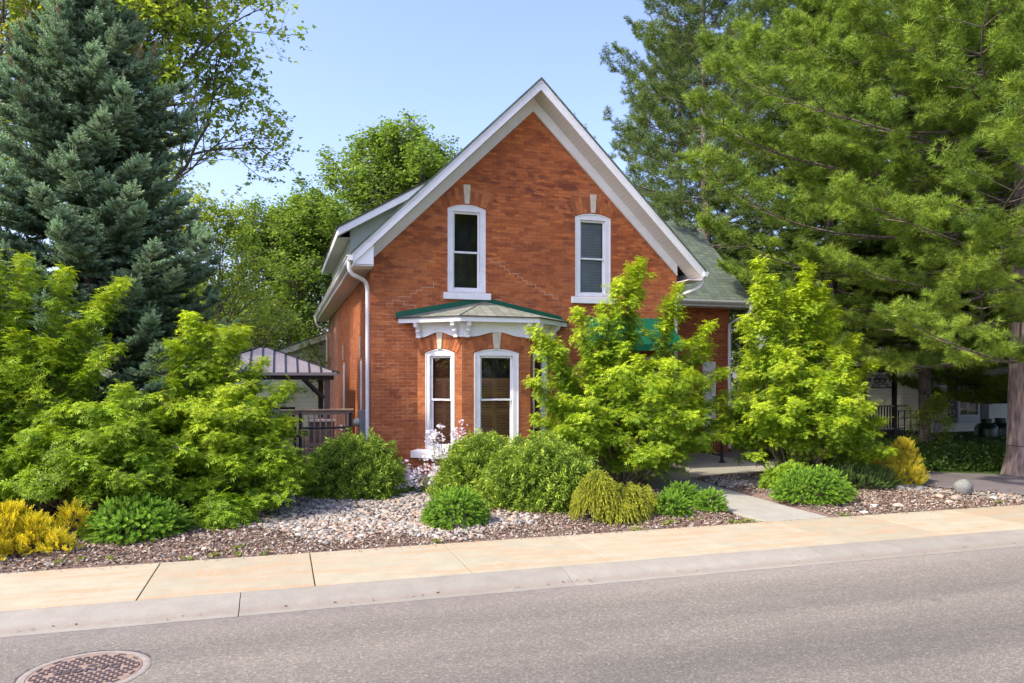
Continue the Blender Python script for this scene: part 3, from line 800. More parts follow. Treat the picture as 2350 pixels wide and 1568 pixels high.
mb = MB(); mb.prism([(1.22, 16.84, dz(1.22) - .17), (xi - .3, 16.84, dz(xi - .3) - .17), (xi - .3, 16.84, dz(xi - .3) - .19), (1.22, 16.84, dz(1.22) - .19)], (0, .25, 0)); mb.box(1.22, 1.5, 17.1, 23.1, dz(1.22) - .2, dz(1.22) - .18); W(mb, 'dormer_soffit', 'slat_soffit', dormer)
# right wing
wing = MB()
wing.poly([(XR + .002, 18.0, -0.3), (11.95, 18.0, -0.3), (11.95, 18.0, 4.35), (XR + .002, 18.0, 4.35)])
wing.poly([(11.95, 18.0, -0.3), (11.95, 23.2, -0.3), (11.95, 23.2, 4.35), (11.95, 20.6, 6.7), (11.95, 18.0, 4.35)])
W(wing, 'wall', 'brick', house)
mb = MB(); RY, RZt = 20.55, 6.90; ez = 4.14
for s_, y1 in ((1, 17.5), (-1, 23.6)):
    mb.prism([(6.64, RY, RZt), (12.42, RY, RZt), (12.42, y1, ez), (9.36, y1, ez)], (0, 0, -0.05))
wr = W(mb, 'wing_roof', 'shingle', house)
mb = MB(); mb.prism([(9.0, 17.48, ez - .02), (9.0, 17.38, ez), (9.0, 17.38, ez - .035), (9.0, 17.40, ez - .07), (9.0, 17.48, ez - .12)], (3.5, 0, 0)); W(mb, 'gutter', 'white', wr)
mb = MB(); mb.box(XR + .01, 12.38, 17.49, 18.0, ez - .16, ez - .13); mb.box(9.05, 12.38, 17.485, 17.5, ez - .14, ez - .05)
mb.prism([(12.38, 17.5, ez - .06), (12.38, RY, RZt - .06), (12.38, RY, RZt - .2), (12.38, 17.5, ez - .2)], (.03, 0, 0)); W(mb, 'wing_soffit', 'white', wr)
downspout([(12.25, 17.43, ez - .1)] + bez((12.25, 17.43, ez - .2), (12.25, 17.5, ez - .42), (12.05, 17.75, ez - .46)) + [(11.91, 17.93, ez - .6), (11.91, 17.93, 0.1)], r=0.045)
mb = MB(); mb.box(11.1, 11.12, 17.96, 18.0, .5, 2.4); mb.box(11.12, 11.5, 17.97, 18.0, .4, 2.5); W(mb, 'side_light', 'white', house)

# keystones and brick arches
def arch_set(x0, x1, zs, zc, Mx, th=0.36, d0=0.0, key=(0.10, 0.155), kz=0.0, nb=7):
    """soldier-brick segmental arch on a wall; local frame: x along wall, y=0 wall face, -y outwards"""
    bed = MB(); pts_i = arc(x0, x1, zs, zc, 14, 0.004); pts_o = arc(x0, x1, zs, zc, 14, th)
    lo = [(x, -0.006 - d0, z) for x, z in pts_i]; hi = [(x, -0.006 - d0, z) for x, z in pts_o]
    for k in range(14): bed.prism([lo[k], lo[k + 1], hi[k + 1], hi[k]], (0, 0.0055, 0), Mx)
    W(bed, 'arch_mortar', 'arch_bed', house)
    vss = [(MB(), []), (MB(), [])]
    w = (x1 - x0) / 2; cx = (x0 + x1) / 2; r_ = zc - zs; rad = (w * w + r_ * r_) / (2 * r_); cz = zc - rad; A = math.asin(w / rad)
    nv = nb * 2
    for k in range(nv):
        a0 = -A * 1.02 + 2.04 * A * k / nv; a1 = a0 + 2.04 * A / nv
        if abs((a0 + a1) / 2) < key[0] * 0.42 / rad: continue
        g = 0.004 / rad
        splits = [0.006, th * 0.5 - 0.004, th * 0.5 + 0.004, th - 0.004] if k % 2 else [0.006, th * 0.25, th * 0.25 + 0.008, th * 0.75, th * 0.75 + .008, th - 0.004]
        for s0, s1 in zip(splits[::2], splits[1::2]):
            q = [(cx + (rad + s) * math.sin(a), -0.012 - d0, cz + (rad + s) * math.cos(a)) for a, s in ((a0 + g, s0), (a1 - g, s0), (a1 - g, s1), (a0 + g, s1))]
            sd_ = vss[0] if a0 + a1 < 0 else vss[1]
            sd_[0].prism(q, (0, 0.0058, 0), Mx); sd_[1].extend([random.random()] * 8)
    for vs, var in vss: W(vs, 'window_arch', 'arch_brick', house, var=var)
    kb = MB(); kw0, kw1 = key[0] / 2, key[1] / 2
    kb.prism([(cx - kw0, -0.03 - d0, zc + 0.01 + kz), (cx + kw0, -0.03 - d0, zc + 0.01 + kz), (cx + kw1, -0.03 - d0, zc + th + 0.05 + kz), (cx - kw1, -0.03 - d0, zc + th + 0.05 + kz)], (0, 0.028, 0), Mx)
    W(kb, 'keystone', 'limestone', house, bevel=0.005)
def window(x0, x1, z0, zs, zc, Mx, sill=True, cas=0.11, glass_x=None, rail=None, shutters=False, curtain=False, sill_ext=0.1, deep=0.07, gz0=None, gz1=None):
    """double-hung window with an arched casing; frame > sash, pane, sill, shutter"""
    fr = MB()
    opening = arch_pts(x0, x1, z0, zs, zc)
    inner = [(x0 + cas, z0 + 0.07), (x1 - cas, z0 + 0.07), (x1 - cas, zs - 0.05), (x0 + cas, zs - 0.05)]
    holes_poly(fr, opening, [inner], lambda x, z: Mx @ Vector((x, -0.015, z)))
    holes_poly(fr, opening, [inner], lambda x, z: Mx @ Vector((x, 0.05, z)))
    for k, (a, b_) in enumerate(zip(opening, opening[1:] + opening[:1])): fr.poly([Mx @ Vector((a[0], -0.015, a[1])), Mx @ Vector((b_[0], -0.015, b_[1])), Mx @ Vector((b_[0], 0.05, b_[1])), Mx @ Vector((a[0], 0.05, a[1]))])
    for a, b_ in zip(inner, inner[1:] + inner[:1]): fr.poly([Mx @ Vector((a[0], -0.015, a[1])), Mx @ Vector((b_[0], -0.015, b_[1])), Mx @ Vector((b_[0], 0.09, b_[1])), Mx @ Vector((a[0], 0.09, a[1]))])
    e = 0.022
    ed = arch_pts(x0, x1, z0, zs, zc); ei = arch_pts(x0 + e, x1 - e, z0 + e, zs, zc - e)
    for k in range(1, len(ed)):
        a, b_, c, d = ed[k], ed[(k + 1) % len(ed)], ei[(k + 1) % len(ed)], ei[k]
        fr.prism([(a[0], -0.03, a[1]), (b_[0], -0.03, b_[1]), (c[0], -0.03, c[1]), (d[0], -0.03, d[1])], (0, 0.0145, 0), Mx)
    w = W(fr, 'window', 'white', house)
    gx0, gx1 = x0 + cas, x1 - cas; gb, gt = z0 + 0.07, zs - 0.05
    rail = rail or (gb + gt) / 2
    sb = MB(); s = 0.045
    # upper sash sits forward, lower behind it
    for (b0, t0, y) in ((rail - 0.02, gt, 0.035), (gb, rail + 0.025, 0.06)):
        sb.box(gx0 + .003, gx0 + s, y, y + .024, b0, t0, Mx); sb.box(gx1 - s, gx1 - .003, y, y + .024, b0, t0, Mx)
        sb.box(gx0 + s, gx1 - s, y, y + .024, b0, b0 + s * 0.85, Mx); sb.box(gx0 + s, gx1 - s, y, y + .024, t0 - s, t0, Mx)
    cxm = (gx0 + gx1) / 2; sb.box(cxm - .03, cxm + .03, .027, .034, rail - .005, rail + .012, Mx)
    W(sb, 'sash', 'white', w, bevel=0.003)
    for (b0, t0, y) in ((rail, gt, 0.045), (gb, rail, 0.07)):
        pn = MB(); pn.poly([Mx @ Vector((gx0 + s - .01, y, b0 + .01)), Mx @ Vector((gx1 - s + .01, y, b0 + .01)), Mx @ Vector((gx1 - s + .01, y, t0 - .01)), Mx @ Vector((gx0 + s - .01, y, t0 - .01))])
        W(pn, 'pane', 'glass', w)
    if sill:
        sl = MB(); sl.prism([(x0 - sill_ext, -0.11, z0 - 0.155), (x1 + sill_ext, -0.11, z0 - 0.155), (x1 + sill_ext, -0.11, z0 - 0.02), (x1 + sill_ext, 0.0, z0 + 0.005), (x0 - sill_ext, 0.0, z0 + 0.005), (x0 - sill_ext, -0.11, z0 - 0.02)][:0] or [(x0 - sill_ext, -0.11, z0 - 0.155), (x0 - sill_ext, 0.05, z0 - 0.155), (x0 - sill_ext, 0.05, z0 - 0.002), (x0 - sill_ext, -0.016, z0 - 0.002), (x0 - sill_ext, -0.11, z0 - 0.02)], (x1 - x0 + 2 * sill_ext, 0, 0), Mx)
        W(sl, 'sill', 'white', w, bevel=0.006)
    if curtain:
        cb = MB()
        for k in range(26):
            z = gb + (gt - gb) * k / 26
            cb.box(gx0 + .02, gx1 - .02, .13, .135, z, z + (gt - gb) / 26 - .004, Mx)
        W(cb, 'blind', 'curtain', w)
    bk = MB(); bk.box(x0 - .05, x1 + .05, .42, .43, z0 - .1, zc, Mx); W(bk, 'room_shade', 'interior', w)
    if shutters:
        mid = (gx0 + gx1) / 2; top = gb + 1.38
        for (a, b_) in ((gx0 + .005, mid - .003), (mid + .003, gx1 - .005)):
            s_ = MB(); f_ = 0.045
            s_.box(a, a + f_, .15, .175, gb, top, Mx); s_.box(b_ - f_, b_, .15, .175, gb, top, Mx)
            for z in (gb, gb + .66, top - .07): s_.box(a + f_, b_ - f_, .15, .175, z, z + .07, Mx)
            for (q0, q1) in ((gb + .07, gb + .66), (gb + .73, top - .07)):
                nsl = int((q1 - q0) / .052)
                for k in range(nsl):
                    z = q0 + (k + .5) * (q1 - q0) / nsl
                    s_.prism([(a + f_, .148, z - .02), (a + f_, .152, z - .022), (a + f_, .178, z + .02), (a + f_, .174, z + .022)], (b_ - a - 2 * f_, 0, 0), Mx)
            W(s_, 'shutter', 'shutter_wood', w)
    return w
ID = Matrix.Translation((0, YF, 0))
w1 = window(3.33, 4.15, 3.85, 5.60, 5.69, ID @ Matrix.Translation((0, .03, 0)), cas=.115, rail=4.70)
w2 = window(6.19, 7.04, 3.85, 5.60, 5.69, ID @ Matrix.Translation((0, .03, 0)), cas=.12, rail=4.70, curtain=True)
w2['label'] = 'upper right window with a grey blind behind the glass'
arch_set(3.27, 4.21, 5.60, 5.70, ID, th=.36); arch_set(6.13, 7.10, 5.60, 5.70, ID, th=.36)
# left wall windows, seen at a glancing angle
ML = Matrix(((0, -1, 0, XL), (-1, 0, 0, 0), (0, 0, 1, 0), (0, 0, 0, 1))) @ Matrix.Identity(4)
ML = Matrix(((0, 1, 0, XL), (-1, 0, 0, 0), (0, 0, 1, 0), (0, 0, 0, 1)))     # local x -> -Y, local y (inwards) -> +X
for (a, b_) in SW:
    window(-b_, -a, 0.7, 2.44, 2.52, ML @ Matrix.Translation((0, .04, 0)), cas=.06, sill_ext=.05)
    kb = MB(); kb.prism([(-(a + b_) / 2 - .05, -0.03, 2.56), (-(a + b_) / 2 + .05, -0.03, 2.56), (-(a + b_) / 2 + .08, -0.03, 3.0), (-(a + b_) / 2 - .08, -0.03, 3.0)], (0, .028, 0), ML)
    W(kb, 'keystone', 'limestone', house)
# meter box on the left wall
mb = MB(); mb.box(XL - .16, XL - .002, 15.75, 16.05, .72, 1.38); mb.box(XL - .1, XL - .002, 15.85, 15.95, 0.0, .72)
mt = W(mb, 'meter_box', 'grey_metal', house, bevel=.008)
mb = MB().lathe([(.085, 0), (.085, .06), (.075, .1), (.04, .12)], 20, (0, 0, 0)).xf(Matrix.Translation((XL - .16, 15.9, 1.12)) @ Matrix.Rotation(-math.pi / 2, 4, 'Y')); W(mb, 'meter', 'batten', mt)

# lime-pointed step cracks and patches of repointing
def steps(pts, w=0.012):
    m_ = MB()
    for a, b_ in zip(pts, pts[1:]):
        if abs(a[0] - b_[0]) > abs(a[1] - b_[1]):
            m_.box(min(a[0], b_[0]) - w / 2, max(a[0], b_[0]) + w / 2, YF - .0022, YF + .004, a[1] - w / 2, a[1] + w / 2)
        else:
            m_.box(a[0] - w / 2 * .93, a[0] + w / 2 * .93, YF - .0026, YF + .004, min(a[1], b_[1]) + w / 2, max(a[1], b_[1]) - w / 2)
    return m_
def stair(x0, z0, n, dx=0.10, dzz=-0.0715):
    p = [(x0, z0)]
    for k in range(n):
        x0 += dx * (1 + (k % 3 == 1)); p.append((x0, z0)); z0 += dzz; p.append((x0, z0))
    return p
mb = steps(stair(4.17, 4.575, 12)); mb2 = steps(stair(3.15, 4.0, 7, -.12, -.0715)); mb3 = steps(stair(2.75, 3.2, 3, .1, .0715)); mb4 = steps(stair(2.3, 3.62, 4, .12, -.0715))
mb5 = steps(stair(4.35, 3.72, 5, .13, -.0715), .009)
for q in (mb, mb2, mb3, mb4, mb5): W(q, 'mortar_repair', 'repair', house)
al = MB()
for (x, z) in ((5.35, 5.95), (5.43, 5.9), (5.5, 5.62), (5.58, 5.62), (5.66, 5.64), (5.62, 5.3), (5.74, 5.6)): al.box(x, x + .03, YF - .0025, YF + .002, z, z + .025)

# bay window
BA, BB, BC, BD = Vector((2.70, YF, 0)), Vector((3.47, 14.50, 0)), Vector((4.91, 14.50, 0)), Vector((5.62, YF, 0))
facets = []
for a, b_ in ((BA, BB), (BB, BC), (BC, BD)):
    t = (b_ - a); ln = t.length; t.normalize(); inn = Vector((-t.y, t.x, 0))
    if inn.y < 0: inn = -inn
    facets.append((Matrix(((t.x, inn.x, 0, a.x), (t.y, inn.y, 0, a.y), (0, 0, 1, 0), (0, 0, 0, 1))), ln))
mb = MB(); wins = [(.19, .87), (.25, 1.19), (.13, .80)]
ZS, ZC, ZB = 2.555, 2.64, 0.60
for (Mx, ln), (a, b_) in zip(facets, wins):
    h = arch_pts(a, b_, ZB, ZS, ZC)
    holes_poly(mb, [(0, -.3), (ln, -.3), (ln, 3.2), (0, 3.2)], [h], lambda x, z: Mx @ Vector((x, 0, z)))
    for p, q in zip(h, h[1:] + h[:1]): mb.poly([Mx @ Vector((p[0], 0, p[1])), Mx @ Vector((q[0], 0, q[1])), Mx @ Vector((q[0], .15, q[1])), Mx @ Vector((p[0], .15, p[1]))])
W(mb, 'bay_wall', 'brick_bay', house)
for (Mx, ln), (a, b_), dp in zip(facets, wins, (0, 1, 2)):
    window(a, b_, ZB, ZS, ZC, Mx @ Matrix.Translation((0, .02, 0)), cas=.12 if dp == 1 else .09, rail=1.61, shutters=dp < 2, sill=False)
    arch_set(a - .05, b_ + .05, ZS, ZC + .01, Mx, th=.33, key=(.12, .20) if dp == 1 else (.09, .15), nb=6, kz=-.02)
def ring(off, z):
    """outline of the bay pushed outwards by off"""
    n0 = [(facets[i][0] @ Vector((0, -1, 0)) - facets[i][0] @ Vector((0, 0, 0))) for i in range(3)]
    def isect(i, j):
        p = facets[i][0] @ Vector((0, 0, 0)) + n0[i] * off; d = facets[i][0] @ Vector((1, 0, 0)) - facets[i][0] @ Vector((0, 0, 0))
        q = facets[j][0] @ Vector((0, 0, 0)) + n0[j] * off; e_ = facets[j][0] @ Vector((1, 0, 0)) - facets[j][0] @ Vector((0, 0, 0))
        den = d.x * e_.y - d.y * e_.x; t = ((q.x - p.x) * e_.y - (q.y - p.y) * e_.x) / den
        return p + d * t
    pl = facets[0][0] @ Vector((0, 0, 0)) + n0[0] * off; d = facets[0][0] @ Vector((1, 0, 0)) - facets[0][0] @ Vector((0, 0, 0))
    a = pl + d * ((YF - .001 - pl.y) / d.y)
    pr = facets[2][0] @ Vector((0, 0, 0)) + n0[2] * off; d = facets[2][0] @ Vector((1, 0, 0)) - facets[2][0] @ Vector((0, 0, 0))
    e_ = pr + d * ((YF - .001 - pr.y) / d.y)
    return [Vector((p.x, p.y, z)) for p in (a, isect(0, 1), isect(1, 2), e_)]
def band(o0, z0, o1, z1, mb, o2=None, z2=None):
    a = ring(o0, z0); b_ = ring(o1, z1)
    for k in range(3): mb.poly([a[k], a[k + 1], b_[k + 1], b_[k]])
mb = MB(); band(0.002, .42, .10, .42, mb); band(.10, .42, .10, .56, mb); band(.10, .56, -.02, .60, mb); mb.poly([ring(.1, .42)[0], ring(.1, .56)[0], ring(0, .56)[0], ring(0, .42)[0]])
W(mb, 'sill', 'white', house, bevel=0)
mb = MB(); band(.03, -.3, .03, .08, mb); band(.03, .08, .002, .09, mb); W(mb, 'foundation', 'foundation', house)
# cornice: scalloped frieze, soffit, fascia
mb = MB()
for (Mx, ln), (a, b_), k in zip(facets, wins, (0, 1, 2)):
    e0 = 0.02; n = 26; cxm = (a + b_) / 2; w = (b_ - a) / 2 + .05
    pts = []
    for i in range(n + 1):
        x = -e0 + (ln + 2 * e0) * i / n; u_ = abs(x - cxm) / w
        z = 2.99 - .10 * min(1, u_) ** 2 * (3 - 2 * min(1, u_)) - .03 * max(0, u_ - 1)
        pts.append((x, z))
    for (p, q) in zip(pts, pts[1:]):
        mb.poly([Mx @ Vector((p[0], -.035, p[1])), Mx @ Vector((q[0], -.035, q[1])), Mx @ Vector((q[0], -.055, 3.20)), Mx @ Vector((p[0], -.055, 3.20))])
        mb.poly([Mx @ Vector((p[0], .0, p[1])), Mx @ Vector((q[0], .0, q[1])), Mx @ Vector((q[0], -.035, q[1])), Mx @ Vector((p[0], -.035, p[1]))])
        mb.prism([(p[0], -.048, p[1] - .004), (q[0], -.048, q[1] - .004), (q[0], -.048, q[1] + .02), (p[0], -.048, p[1] + .02)], (0, .012, 0), Mx)
cor = W(mb, 'cornice', 'white', house)
mb = MB(); band(.05, 3.185, .27, 3.185, mb); W(mb, 'bay_soffit', 'soffit', cor)
mb = MB(); band(.27, 3.17, .27, 3.285, mb); band(.27, 3.17, .245, 3.17, mb); band(.245, 3.17, .245, 3.285, mb); W(mb, 'bay_fascia', 'white', cor)
# scroll brackets in pairs at the corners
def bracket(Mx):
    b_ = MB(); pr = [(0, 0), (0.0, .30), (.20, .30), (.205, .25), (.17, .23), (.15, .185), (.10, .15), (.085, .09), (.06, .03), (.035, -.02)]
    b_.prism([(-.03, -y - .05, 2.88 + z) for y, z in pr], (.06, 0, 0), Mx)
    b_.box(-.04, .04, -.27, -.05, 3.155, 3.182, Mx)
    for (yy, zz, rr) in ((.155, .235, .042), (.085, .12, .03), (.05, .0, .022)):
        cyl = [(-.042, -.05 - yy + rr * math.cos(t), 2.88 + zz + rr * math.sin(t)) for t in [2 * math.pi * k / 12 for k in range(12)]]
        b_.prism(cyl, (.084, 0, 0), Mx)
    W(b_, 'bracket', 'white', cor, bevel=.004)
for (Mx, ln) in facets:
    for x in (.09, ln - .09): bracket(Mx @ Matrix.Translation((x, 0, 0)))
# bay roof
r0 = ring(.30, 3.285); ap = Vector((4.08, YF - .002, 3.66))
mb = MB()
for k in range(3): mb.poly([r0[k], r0[k + 1], ap])
br_ = W(mb, 'bay_roof', 'shingle_bay', house)
mb = MB(); r1 = ring(.30, 3.284); r2 = ring(.30, 3.262)
for k in range(3): mb.poly([r2[k], r2[k + 1], r1[k + 1], r1[k]])
W(mb, 'shingle_edge', 'shingle_edge', br_)
mb = MB()
for k in (1, 2):
    mb.tube([r0[k] + Vector((0, 0, .006)), ap + Vector((0, -.01, .004))], .012, 5)
W(mb, 'hip_ridge', 'shingle_bay', br_)
mb = MB(); l, r_ = Vector((2.25, YF, 3.27)), Vector((5.86, YF, 3.27))
for (p, q) in ((l, Vector((4.08, YF, 3.64))), (Vector((4.08, YF, 3.64)), r_)):
    mb.prism([(p.x, YF - .03, p.z), (q.x, YF - .03, q.z), (q.x, YF - .03, q.z + .125), (p.x, YF - .03, p.z + .125)], (0, .028, 0))
W(mb, 'green_flashing', 'green_metal', br_)
# entrance: white surround, maroon door frame, dark glass, green awning, step
mb = MB(); mb.box(6.66, 6.72, YF + .02, YF + .1, .03, 2.52); mb.box(8.22, 8.28, YF + .02, YF + .1, .03, 2.52); mb.box(6.66, 8.28, YF + .02, YF + .1, 2.46, 2.53)
ds = W(mb, 'door_surround', 'white', house, bevel=.004)
mb = MB()
for x in (6.74, 7.18, 7.30, 8.10): mb.box(x, x + .09, YF + .06, YF + .11, .18, 2.42)
mb.box(6.74, 8.19, YF + .055, YF + .105, .06, .2); mb.box(6.74, 8.19, YF + .055, YF + .105, 2.34, 2.45)
dr = W(mb, 'front_door', 'maroon', house, bevel=.004)
mb = MB(); mb.poly([(6.8, YF + .085, .2), (8.15, YF + .085, .2), (8.15, YF + .085, 2.35), (6.8, YF + .085, 2.35)]); W(mb, 'pane', 'glass', dr)
mb = MB().tube([(7.41, YF + .0, 1.0), (7.41, YF + .0, 1.16)], .012, 8); mb.box(7.39, 7.43, YF + .0, YF + .058, 1.02, 1.04); W(mb, 'handle', 'grey_metal', dr)
mb = MB(); mb.box(6.6, 8.4, YF + .5, YF + .52, -.1, 2.6); W(mb, 'room_shade', 'interior', ds)
mb = MB(); mb.box(6.55, 8.38, 14.25, YF - .02, -.1, .14); W(mb, 'door_step', 'path', house, bevel=.015)
mb = MB(); ax0, ax1, az0, az1, ay = 6.47, 8.42, 2.78, 3.40, 14.45
mb.prism([(ax0, YF - .005, az1), (ax0, ay, az0), (ax0, ay, az0 - .02), (ax0, YF - .005, az1 - .03)], (ax1 - ax0, 0, 0))
for x in np.arange(ax0, ax1 + .01, .195):
    mb.prism([(x, YF - .005, az1), (x, ay, az0), (x, ay, az0 + .03), (x, YF - .005, az1 + .03)], (.022, 0, 0))
mb.box(ax0, ax1, ay - .012, ay, az0 - .14, az0 + .002)
for x in (ax0 - .012, ax1 + .024): mb.prism([(x, YF - .005, az1), (x, ay, az0), (x, ay, az0 - .14), (x, YF - .005, az0 - .1)], (.01, 0, 0))
W(mb, 'awning', 'green_metal', house)

# ------------------------------------------------------------------ foliage materials
M['elder'] = leaf_mat('golden_elder_leaf', (0.048, 0.16, 0.013), (0.115, 0.28, 0.016), (0.48, 0.60, 0.028), 0.36)
M['spirea'] = leaf_mat('deep_green_leaf', (0.05, 0.135, 0.016), (0.12, 0.23, 0.026), (0.34, 0.45, 0.045), 0.25)
M['mound'] = leaf_mat('fresh_spruce_needle', (0.06, 0.18, 0.02), (0.15, 0.33, 0.03), (0.34, 0.54, 0.06), 0.2)
M['blue'] = leaf_mat('blue_spruce_needle', (0.024, 0.060, 0.030), (0.062, 0.122, 0.068), (0.42, 0.58, 0.34), 0.06, 0.6)
M['cone'] = leaf_mat('tan_needle', (0.22, 0.16, 0.09), (0.34, 0.26, 0.15), (0.34, 0.26, 0.15), 0.1)
M['pine'] = leaf_mat('pine_needle', (0.055, 0.13, 0.018), (0.12, 0.225, 0.027), (0.38, 0.50, 0.055), 0.20)
M['pine_dark'] = leaf_mat('dark_pine_needle', (0.05, 0.105, 0.026), (0.10, 0.17, 0.038), (0.24, 0.32, 0.07), 0.22)
M['norway'] = leaf_mat('norway_needle', (0.03, 0.07, 0.014), (0.065, 0.12, 0.022), (0.12, 0.19, 0.03), 0.15)
M['maple'] = leaf_mat('maple_leaf', (0.19, 0.33, 0.05), (0.34, 0.46, 0.07), (0.52, 0.50, 0.09), 0.52)
M['dense'] = leaf_mat('broad_leaf', (0.12, 0.22, 0.035), (0.24, 0.36, 0.06), (0.38, 0.44, 0.08), 0.40)
M['thread'] = leaf_mat('thread_cypress', (0.16, 0.23, 0.02), (0.30, 0.36, 0.03), (0.46, 0.46, 0.04), 0.2)
M['gold'] = leaf_mat('golden_cypress', (0.28, 0.27, 0.012), (0.58, 0.50, 0.02), (0.88, 0.78, 0.06), 0.25)
M['gold_r'] = leaf_mat('olive_gold_cypress', (0.28, 0.25, 0.02), (0.50, 0.42, 0.035), (0.68, 0.6, 0.06), 0.25)
M['juniper'] = leaf_mat('juniper', (0.04, 0.09, 0.02), (0.10, 0.17, 0.04), (0.15, 0.22, 0.05), 0.1)
M['petal'] = leaf_mat('pale_petal', (0.72, 0.62, 0.80), (0.88, 0.82, 0.90), (0.95, 0.92, 0.95), 0.3)
M['bark'] = bark_mat('grey_bark', (0.045, 0.036, 0.03), (0.20, 0.165, 0.145))
M['bark_pine'] = bark_mat('pine_bark', (0.06, 0.045, 0.04), (0.30, 0.24, 0.215), (7, 7, 1.6))
M['bark_red'] = bark_mat('red_brown_bark', (0.07, 0.035, 0.025), (0.26, 0.14, 0.09))
M['twig'] = plain('pale_stem', (0.26, 0.20, 0.13), 0.8, 0.25, 12)
M['twig_g'] = plain('green_stem', (0.12, 0.17, 0.05), 0.7, 0.25, 12)

# ------------------------------------------------------------------ templates (unit length along +X)
def t_leaf(w=0.32, bend=-0.08):
    V = np.array([[0, 0, 0], [0.4, w / 2, 0.03], [1, 0, bend], [0.4, -w / 2, 0.03]], float)
    return V, np.array([[0, 1, 2, 3]]), np.array([0, 0.05, 0.15, 0.05])
def t_compound(pairs=4, droop=0.35, rs=None):
    rs = rs or np.random.default_rng(1); lf = t_leaf(0.30); parts = []
    for i in range(pairs):
        x = 0.22 + 0.62 * i / (pairs - 1) if pairs > 1 else 0.5
        for s in (-1, 1):
            a = R(62 - 16 * i / pairs) * s + rs.uniform(-.12, .12)
            parts.append(place_t(lf, (x, 0, 0), (math.cos(a), math.sin(a), rs.uniform(-.15, .25)), 0.44 - 0.05 * i / pairs, roll=rs.uniform(-.5, .5), a=0.1 * x))
    parts.append(place_t(lf, (0.8, 0, 0), (1, 0, 0), 0.42, a=0.12))
    V, F, A = merge_t(parts); V[:, 2] -= droop * V[:, 0] ** 2
    return V, F, A
def t_rosette(n=8, seed=0, el=(-5, 60), size=(0.75, 1.1)):
    rs = np.random.default_rng(seed); parts = []
    for k in range(n):
        az = k * 2.39996 + rs.uniform(-.3, .3); e = R(el[1] - (el[1] - el[0]) * (k / (n - 1)) ** 0.7)
        d = (math.cos(az) * math.cos(e), math.sin(az) * math.cos(e), math.sin(e))
        parts.append(place_t(t_compound(4, 0.35, rs), (d[0] * .03, d[1] * .03, d[2] * .03), d, rs.uniform(*size), roll=rs.uniform(-.3, .3), a=0.25 * (1 - k / n)))
    V, F, A = merge_t(parts)
    # make +X the stem axis: rosette opens upwards along X
    return np.stack([V[:, 2], V[:, 1], -V[:, 0]], axis=1), F, A
def t_sprig(n=12, seed=0, L_=1.0, w=0.26, ll=0.42, spread=55):
    rs = np.random.default_rng(seed); parts = []; lf = t_leaf(w, -.12)
    for k in range(n):
        x = 0.15 + 0.85 * k / n; az = k * 2.4; a = R(spread - 25 * x + rs.uniform(-12, 12))
        d = (math.cos(a), math.sin(a) * math.cos(az), math.sin(a) * math.sin(az))
        parts.append(place_t(lf, (x * L_, 0, 0), d, ll * rs.uniform(.7, 1.1), roll=rs.uniform(-1, 1), a=0.5 * x * x))
    return merge_t(parts)
def t_shoot(rings=4, per=6, r=0.22, seed=0, nl=0.3, w=0.035):
    """bottle-brush conifer shoot"""
    rs = np.random.default_rng(seed); V = []; F = []; A = []
    for i in range(rings):
        x = i / rings * 0.85; rr = r * (1 - 0.35 * i / rings)
        for j in range(per):
            ph = 2 * math.pi * (j + 0.5 * (i % 2)) / per + rs.uniform(-.25, .25)
            c, s = math.cos(ph), math.sin(ph); k = len(V)
            V += [(x, -s * w, c * w), (x + .04, s * w, -c * w), (x + nl * rs.uniform(.8, 1.1), c * rr, s * rr)]
            F.append((k, k + 1, k + 2)); A += [0.5 * x, 0.5 * x, 0.5 * x + .12]
    for ph in (0, 2.1, 4.2):
        c, s = math.cos(ph), math.sin(ph); k = len(V)
        V += [(0.75, -s * w * 1.6, c * w * 1.6), (0.75, s * w * 1.6, -c * w * 1.6), (1.08, c * .05, s * .05)]; F.append((k, k + 1, k + 2)); A += [.5, .5, .7]
    # thin core
    for a, b_ in ((0, 1), (1, 2), (2, 0)):
        p = [(0, .045 * math.cos(2.1 * q), .045 * math.sin(2.1 * q)) for q in (a, b_)]; k = len(V)
        V += [p[0], p[1], (0.95, 0, 0)]; F.append((k, k + 1, k + 2)); A += [0, 0, .4]
    return np.array(V, float), np.array(F), np.array(A, float)
def t_branchlet(seed=0, n=5, shoot=None, ang=48, ls=0.5):
    """flat spray of shoots, length 1"""
    rs = np.random.default_rng(seed); parts = []; sh = shoot or t_shoot(3, 6, .27, seed, .3, .055)
    for i in range(n):
        x = 0.12 + 0.7 * i / n
        for s in (-1, 1):
            a = R(ang + rs.uniform(-8, 8)) * s; q = ls * (1 - 0.45 * i / n) * rs.uniform(.8, 1.1)
            parts.append(place_t(sh, (x, 0, 0), (math.cos(a), math.sin(a), rs.uniform(-.05, .3)), q, roll=rs.uniform(0, 6)))
    parts.append(place_t(sh, (.62, 0, 0), (1, 0, .12), .48)); parts.append(place_t(sh, (.2, 0, 0), (1, 0, .02), .5))
    return merge_t(parts)
def t_tuft(n=16, seed=0, w=0.035, spread=75):
    """burst of long pine needles pointing forwards"""
    rs = np.random.default_rng(seed); V = []; F = []; A = []
    for k in range(n):
        a = R(spread) * math.sqrt((k + .5) / n); ph = k * 2.4; L_ = rs.uniform(.75, 1.1)
        d = np.array([math.cos(a), math.sin(a) * math.cos(ph), math.sin(a) * math.sin(ph)])
        sd = np.cross(d, [rs.normal(), rs.normal(), rs.normal()]); sd /= np.linalg.norm(sd); b = d * .05; i = len(V)
        V += [tuple(b - sd * w), tuple(b + sd * w), tuple(d * L_ + np.array([0, 0, -.08]))]; F.append((i, i + 1, i + 2)); A += [0, 0, .35]
    return np.array(V), np.array(F), np.array(A, float)
